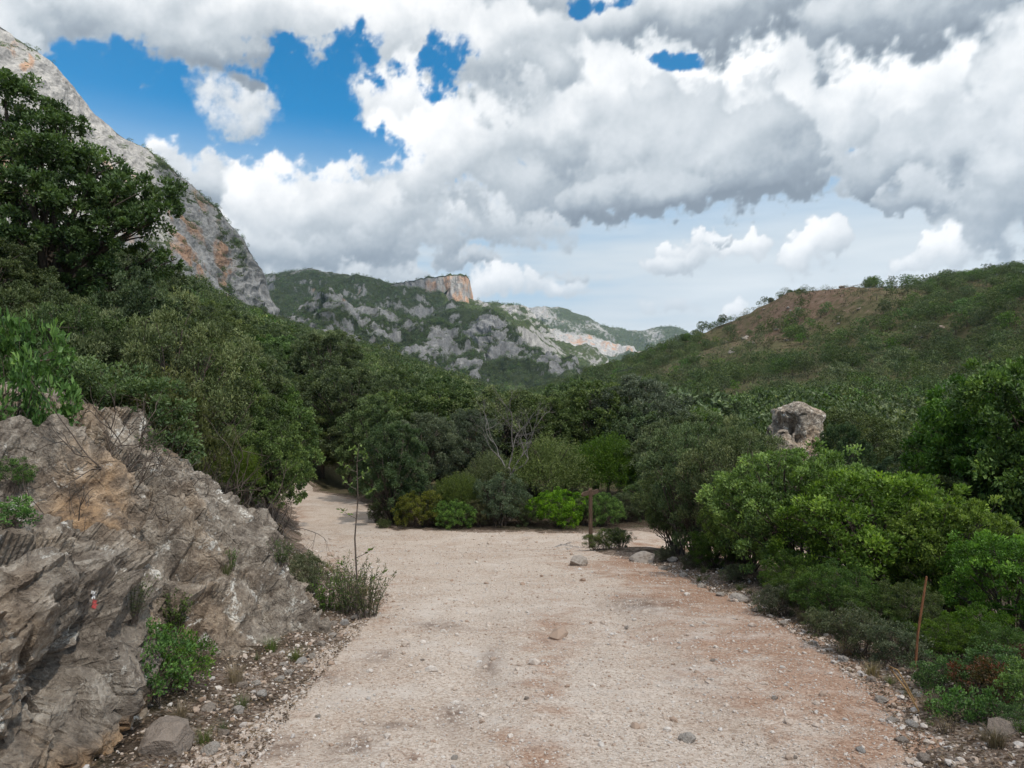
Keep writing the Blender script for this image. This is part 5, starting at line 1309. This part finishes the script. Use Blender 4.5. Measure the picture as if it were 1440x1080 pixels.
R_('oak_tree', 'oak_mid', 1160, 46.0, 572, 'green bushy tree behind the pale boulder', 'tree', H=5.0, wide=.8)
# low wood filling the hollow on the right
rr6 = np.random.default_rng(66)
k = 0
for gx in np.arange(7, 62, 3.6):
    for gy in np.arange(20, 62, 3.8):
        x, y = gx + rr6.uniform(-1.5, 1.5), gy + rr6.uniform(-1.6, 1.6); px = CX + x / y * FPX
        if px > 1560 or px < 930 or road_sd(np.array([x]), np.array([y]))[0] > -1.5: continue
        if abs(px - 1116) < 95 and y < 42: continue
        top = 612 + rr6.uniform(0, 40) - (y - 20) * .7
        if 1200 < px < 1345: top = 640 + rr6.uniform(0, 30) - (y - 20) * .2
        z = gz(x, y); hh = at(px, top, y)[2] - z
        if hh < .8 or hh > 7: continue
        key = ['holm_a', 'holm_c', 'juniper_b', 'oak_mid', 'holm_b', 'blue_tree'][int(rr6.integers(6))]; H0 = {'holm_a': 5.2, 'holm_b': 6.0, 'holm_c': 4.6, 'juniper_b': 4.2, 'oak_mid': 5.0, 'blue_tree': 3.9}[key]
        nm = {'holm_a': 'holm_oak_tree', 'holm_b': 'holm_oak_tree', 'holm_c': 'phillyrea_tree', 'juniper_b': 'juniper_tree', 'oak_mid': 'oak_tree', 'blue_tree': 'strawberry_tree'}[key]
        adj = {'holm_a': 'dark rounded holm oak', 'holm_b': 'tall dense holm oak', 'holm_c': 'broad brownish green phillyrea', 'juniper_b': 'feathery green juniper', 'oak_mid': 'fresh green oak', 'blue_tree': 'blue green bushy tree'}[key]
        s = hh / H0; plant(nm, key, x, y, max(s, .55) * .95, label=adj + ' in the low wood around the pale boulder', category='tree', group=adj + 's in the low wood around the boulder', z=z, sz=s); k += 1

# small plants along the left edge and on the rock
L('herb', 'herb_tall', 490, 9.3, 775, 'tall loose herb around the thin sapling', 'plant', H=.8, wide=.9)
L('herb', 'herb_tall', 518, 9.0, 780, 'fresh green upright herb beside the thin sapling', 'plant', H=.8, wide=.9)
L('herb', 'herb_dry', 505, 9.6, 800, 'dry yellow herb behind the thin sapling', 'plant', H=.5, wide=.9)
L('herb', 'cistus_a', 428, 10.4, 775, 'dull green bush at the end of the outcrop', 'plant', H=.75, wide=.9)
L('herb', 'herb_weed', 462, 9.4, 800, 'green herb on the ledge at the end of the outcrop', 'plant', H=.55, wide=.8)
L('berry_bush', 'berry_a', 195, 5.2, 872, 'low dark green bush with small leaves at the foot of the rock face', 'plant', H=.65, wide=.9)
L('berry_bush', 'berry_a', 150, 4.9, 930, 'small leafy bush beside the squarish limestone block', 'plant', H=.65, wide=.9)
L('berry_bush', 'berry_a', 248, 5.6, 880, 'small green plant in the crevice of the rock face', 'plant', H=.65, wide=.9)
for nm, key in (('grass_a', 1), ('grass_b', 2)): PROTO[nm] = (('blades', grass_proto(nm, 300 + key, .4, 150, .007, 'grass')), None)
PROTO['dry_grass'] = (('blades', grass_proto('dry_grass', 310, .42, 240, .006, 'straw')), None)
PROTO['dead_grass'] = (('blades', grass_proto('dead_grass', 311, .36, 260, .007, 'dry')), None)
L('grass_tuft', 'grass_a', 292, 4.55, 1002, 'green grass tuft in the ditch beside the pale angular stone', 'grass', H=.42, wide=.8)
L('grass_tuft', 'grass_b', 318, 4.8, 1000, 'thin grass tuft at the gravel edge below the outcrop', 'grass', H=.42, wide=.7)
def perch(kind, key, px, py, s, label, cat):
    h = on_rock(px, py)
    if h: plant(kind, key, h[0].x, h[0].y, s, label=label, category=cat, z=h[0].z)
perch('grass_tuft', 'grass_b', 318, 805, .5, 'small grass tuft on a ledge of the outcrop', 'grass')
perch('herb', 'herb_weed', 325, 795, .45, 'tiny green plant on a ledge of the outcrop', 'plant')
perch('herb', 'herb_weed', 245, 880, .8, 'green plant growing in the crack between block and outcrop', 'plant')
perch('herb', 'herb_tall', 185, 865, .45, 'yellowish plant under the ochre hollow', 'plant')
perch('herb', 'berry_a', 20, 680, .4, 'leafy sprig on the ochre rock beside the squarish block', 'plant')
perch('herb', 'bramble_a', 8, 740, .35, 'bright leafy sprig hanging over the squarish limestone block', 'plant')
perch('herb', 'cistus_a', 300, 610, .6, 'dull green bush on the shoulder of the outcrop', 'plant')
perch('herb', 'cistus_a', 210, 560, .7, 'dull bush on the crest of the outcrop below the shrubs', 'plant')
perch('herb', 'low_a', 120, 560, .8, 'low olive bush on the crest of the outcrop', 'plant')
perch('herb', 'herb_weed', 365, 680, .6, 'small dull bush on the sloping end of the outcrop', 'plant')
perch('herb', 'herb_weed', 395, 790, .6, 'green herb on the lower end of the outcrop', 'plant')
L('grass_tuft', 'dead_grass', 1392, 4.45, 1000, 'dark brown dead grass tuft at the track edge', 'grass', H=.40, wide=.9)
L('grass_tuft', 'dry_grass', 1375, 4.6, 1010, 'thin straw coloured grass tuft beside the brown dead grass', 'grass', H=.44, wide=.6)
L('grass_tuft', 'dry_grass', 1428, 4.8, 990, 'straw coloured grass tuft next to the flat pale stone', 'grass', H=.44, wide=.6)
rg = np.random.default_rng(12)
for k in range(26):
    y = rg.uniform(4.3, 14); left = k % 2 == 0
    x = (np.interp(y, LY, LX) - rg.uniform(.05, .5)) if left else (np.interp(y, RY, RX) + rg.uniform(.0, .4))
    plant('grass_tuft', ['grass_a', 'grass_b', 'dry_grass'][k % 3], x, y, rg.uniform(.25, .6), label='small grass tuft on the gravel edge under the %s' % ('outcrop' if left else 'shrubs'), category='grass', group='grass tufts on the gravel edge under the %s' % ('outcrop' if left else 'shrubs'))

# thin sapling
def sapling():
    r = np.random.default_rng(91); tg, cg = Geo(), Geo(); d = 9.2; x = (502 - CX) / FPX * d
    pts = [(0, 0, -.1), (.01, 0, .5), (-.02, .01, 1.0), (.02, 0, 1.5), (.0, .02, 1.95), (.03, 0, 2.2)]
    tube(tg, pts, [.014, .013, .011, .009, .006, .003], 6)
    tips = []
    for z, a, l in ((.35, .3, .35), (.5, 2.6, .45), (.75, -.5, .3), (1.25, 3.0, .2), (1.5, .2, .24), (1.62, 2.7, .22), (1.75, .9, .2), (1.85, 3.6, .18), (1.98, .1, .15), (2.08, 2.2, .12)):
        e = np.array((math.cos(a) * l, math.sin(a) * l, z + l * .55)); tube(tg, bezier(np.array((0, 0, z)), np.array((math.cos(a) * l * .5, math.sin(a) * l * .5, z + l * .15)), e, 4), [.005, .004, .003, .002], 4)
        n = 9 if z > 1 else 7; t = r.uniform(.4, 1.05, n)[:, None]; P = np.array((0, 0, z)) + (e - np.array((0, 0, z))) * t
        leaves(cg, r, P, unit(np.tile(e - np.array((0, 0, z)), (n, 1))), .065, .032, 0, 1.1, .3)
    P = np.array((.02, 0, 2.1)) + r.normal(size=(14, 3)) * .05; leaves(cg, r, P, np.tile((0, 0, 1.), (14, 1)), .06, .03)
    e = bpy.data.objects.new('sapling', None); C.objects.link(e); e.location = (x, d, gz(x, d)); e['label'] = 'thin young sapling with a few pale green leaves at the track edge'; e['category'] = 'tree'
    put('trunk', tg.mesh('sapling_trunk', [TWIGWOOD], True), e); put('crown', cg.mesh('sapling_crown', [LEAF['mastic']]), e)
sapling()

# ------------------------------------------------------------------ signpost, stick, straw
def mat_wood(name, a, b):
    m, nt, out = new_mat(name); P = objco(nt); n = noise(nt, vmath(nt, 'MULTIPLY', P, (6, 6, .6)), 9, 6, .65)
    principled(nt, out, ramp(nt, n, [(.3, a), (.7, b)]), .85, .15, n, .6, .004); return m
WOOD = mat_wood('weathered_brown_timber', (.055, .036, .024), (.15, .10, .07))
def signpost():
    import bmesh
    d = 19.3; x = (830 - CX) / FPX * d; z = gz(x, d)
    e = bpy.data.objects.new('signpost', None); C.objects.link(e); e.location = (x, d, z); e['label'] = 'brown timber signpost with two arrow boards at the track junction'; e['category'] = 'signpost'
    H = at(830, 688, d)[2] - z
    bm = bmesh.new(); bmesh.ops.create_cube(bm, size=1)
    for v in bm.verts: v.co = (v.co.x * .10, v.co.y * .10, (v.co.z + .5) * (H + .3) - .3)
    for v in bm.verts:
        if v.co.z > 0: v.co.z += .03 * (1 if v.co.y > 0 else -.3)
    bmesh.ops.bevel(bm, geom=bm.edges[:], offset=.012, segments=2, affect='EDGES')
    me = bpy.data.meshes.new('signpost_post'); bm.to_mesh(me); bm.free(); me.materials.append(WOOD)
    put('post', me, e)
    def board(L_, h, yaw, zz, side):
        bm = bmesh.new(); pts = [(0, -h / 2), (L_ - .1, -h / 2), (L_, 0), (L_ - .1, h / 2), (0, h / 2)]
        f = bm.faces.new([bm.verts.new((px_, 0, pz)) for px_, pz in pts]); q = bmesh.ops.extrude_face_region(bm, geom=[f])
        bmesh.ops.translate(bm, vec=(0, .035, 0), verts=[v for v in q['geom'] if isinstance(v, bmesh.types.BMVert)]); bmesh.ops.recalc_face_normals(bm, faces=bm.faces[:])
        bmesh.ops.bevel(bm, geom=bm.edges[:], offset=.005, segments=1, affect='EDGES')
        me = bpy.data.meshes.new('sign_board'); bm.to_mesh(me); bm.free(); me.materials.append(WOOD)
        o = put('sign_board', me, e, loc=(side * .05, -.02, zz)); o.rotation_euler = (0, 0, yaw); return o
    board(.56, .12, rad(64), H - .10, 1)
    board(.56, .12, rad(180 + 62), H - .085, -1)
signpost()
def pole(name, pts, radii, mat, label, cat, split=None):
    g = Geo(); P = [at(*p) for p in pts]; b = P[0]
    tube(g, [p - b for p in P], radii, 7); put(name, g.mesh(name, [mat], True), loc=b, label=label, category=cat)
RUST = mat_wood('reddish_brown_cane', (.12, .05, .025), (.30, .14, .07))
pole('cane', [(1287, 940, 6.2), (1291, 890, 6.2), (1297, 850, 6.2), (1303, 811, 6.2)], [.011, .010, .010, .008], RUST, 'thin reddish brown cane stuck upright among the myrtle shrubs', 'stick')
STRAW = mat_wood('straw_stalk', (.30, .17, .07), (.50, .33, .16))
pole('straw_stalk', [(1292, 1000, 5.2), (1275, 970, 5.2), (1258, 948, 5.2), (1251, 937, 5.2), (1262, 942, 5.25), (1274, 962, 5.3), (1286, 985, 5.3)], [.006, .006, .005, .005, .005, .005, .005], STRAW, 'bent golden straw stalk leaning over the gravel edge', 'stalk')

# trees on the skyline of the right hill
for px, py, d, s, lab in [(1227, 398, 362, 1.35, 'lone rounded tree on the crest of the brown hill'), (1003, 455, 425, .8, 'tiny lone tree on the falling crest of the hill')]:
    x = (px - CX) / FPX * d; plant('holm_oak_tree', 'holm_a', x, d, s, label=lab, category='tree', sz=s)
for k, (px, d) in enumerate([(1100, 372), (1112, 370), (1122, 371), (1136, 370), (1150, 371), (1160, 372), (1128, 368), (1085, 378)]):
    plant('holm_oak_tree', ['holm_c', 'holm_a'][k % 2], (px - CX) / FPX * d, d, .55 + .15 * (k % 3), label='small dark bush in the row on the hill crest', category='tree', group='dark bushes in a row on the hill crest')

# ------------------------------------------------------------------ unseen clouds added overhead, outlined to shade the valley and spurs
def mat_cloud():
    m, nt, out = new_mat('shade_cloud_vapour')
    a = nt.nodes.new('ShaderNodeBsdfDiffuse'); a.inputs[0].default_value = (.9, .9, .9, 1)
    b = nt.nodes.new('ShaderNodeBsdfTranslucent'); b.inputs[0].default_value = (.97, .97, .97, 1)
    x = nt.nodes.new('ShaderNodeMixShader'); x.inputs[0].default_value = .72
    nt.links.new(a.outputs[0], x.inputs[1]); nt.links.new(b.outputs[0], x.inputs[2]); t = nt.nodes.new('ShaderNodeBsdfTransparent'); y = nt.nodes.new('ShaderNodeMixShader'); y.inputs[0].default_value = .60
    nt.links.new(x.outputs[0], y.inputs[1]); nt.links.new(t.outputs[0], y.inputs[2]); nt.links.new(y.outputs[0], out.inputs[0]); return m
CLOUD = mat_cloud()
CLOUD_Z = 1500.0
def shade_from(p):
    """Where in the cloud layer the sun ray to a point on the ground passes."""
    k = (CLOUD_Z - p[2]) / to_sun[2]; return (p[0] + to_sun[0] * k, p[1] + to_sun[1] * k)
def cloud(name, poly, label, step=14.0):
    global ROAD
    P = np.array(poly); lo, hi = P.min(0) - 60, P.max(0) + 60
    xs = np.arange(lo[0], hi[0], step); ys = np.arange(lo[1], hi[1], step)
    X, Y = np.meshgrid(xs, ys, indexing='ij'); X = X.ravel(); Y = Y.ravel()
    keep_road = ROAD; ROAD = poly; sd = road_sd(X, Y); ROAD = keep_road
    t = sd + 38 * fbm(xyz(X, Y) / 170, 4)
    h = np.sqrt(np.clip(t, 0, None)) * 9 * (1 + .5 * fbm(xyz(X, Y) / 90, 4)); h = np.maximum(h, 0)
    nx, ny = len(xs), len(ys); f = grid_faces(nx, ny); f = f[(t[f] > 0).any(1)]
    top = np.stack([X, Y, CLOUD_Z + h], 1); bot = np.stack([X, Y, CLOUD_Z - np.minimum(h * .25, 25) + 6 * fbm(xyz(X, Y) / 60, 3) * (h > 0) - .5], 1)
    V = np.concatenate([top, bot]); F = np.concatenate([f, f[:, ::-1] + len(X)])
    e = np.concatenate([f[:, [0, 1]], f[:, [1, 2]], f[:, [2, 3]], f[:, [3, 0]]]); key = np.sort(e, 1); k = key[:, 0].astype(np.int64) * len(X) + key[:, 1]
    _, inv, cnt = np.unique(k, return_inverse=True, return_counts=True); b = e[cnt[inv] == 1]
    F = np.concatenate([F, np.stack([b[:, 1], b[:, 0], b[:, 0] + len(X), b[:, 1] + len(X)], 1)])
    me = mesh_arrays(name, V, F, None, True, [CLOUD]); put(name, me, kind='stuff', label=label, category='cloud')
c1 = [shade_from(np.array(p, float)) for p in [(-372, 800, 240), (-330, 640, 110), (-420, 500, 170), (-420, 100, 120), (-300, -350, 0), (400, -350, 0), (640, 200, 0), (600, 620, 40), (300, 700, 30), (60, 900, 10), (-120, 960, 40), (-240, 960, 150), (-330, 900, 260)]]
cloud('cloud', c1, 'unseen cloud added overhead to shade the track and the near slopes')
c2 = [shade_from(np.array(p, float)) for p in [(-330, 1010, 120), (-100, 1080, 20), (60, 1250, 20), (140, 1500, 20), (60, 1640, 120), (-40, 1800, 250), (-160, 2020, 310), (-320, 2250, 380), (-520, 2600, 430), (-1000, 2600, 430), (-900, 1700, 330), (-640, 1150, 200)]]
cloud('cloud', c2, 'unseen cloud added overhead to shade the rocky spur and plateau', 16.0)

# ------------------------------------------------------------------ the air of the valley
def haze():
    m, nt, out = new_mat('valley_haze')
    v = nt.nodes.new('ShaderNodeVolumePrincipled'); v.inputs['Color'].default_value = (.62, .80, 1.0, 1); v.inputs['Density'].default_value = HAZE; v.inputs['Anisotropy'].default_value = .2
    nt.links.new(v.outputs[0], out.inputs['Volume'])
    x0, x1, y0, y1, z0, z1 = -6500, 6500, -200, 7400, -40, 1150
    V = [(x, y, z) for x in (x0, x1) for y in (y0, y1) for z in (z0, z1)]
    me = mesh_arrays('haze', V, np.array([(0, 1, 3, 2), (4, 6, 7, 5), (0, 4, 5, 1), (2, 3, 7, 6), (0, 2, 6, 4), (1, 5, 7, 3)]), None, False, [m])
    put('haze', me, kind='stuff', label='thin bluish haze in the valley air', category='haze')
HAZE = 5.0e-5
haze()
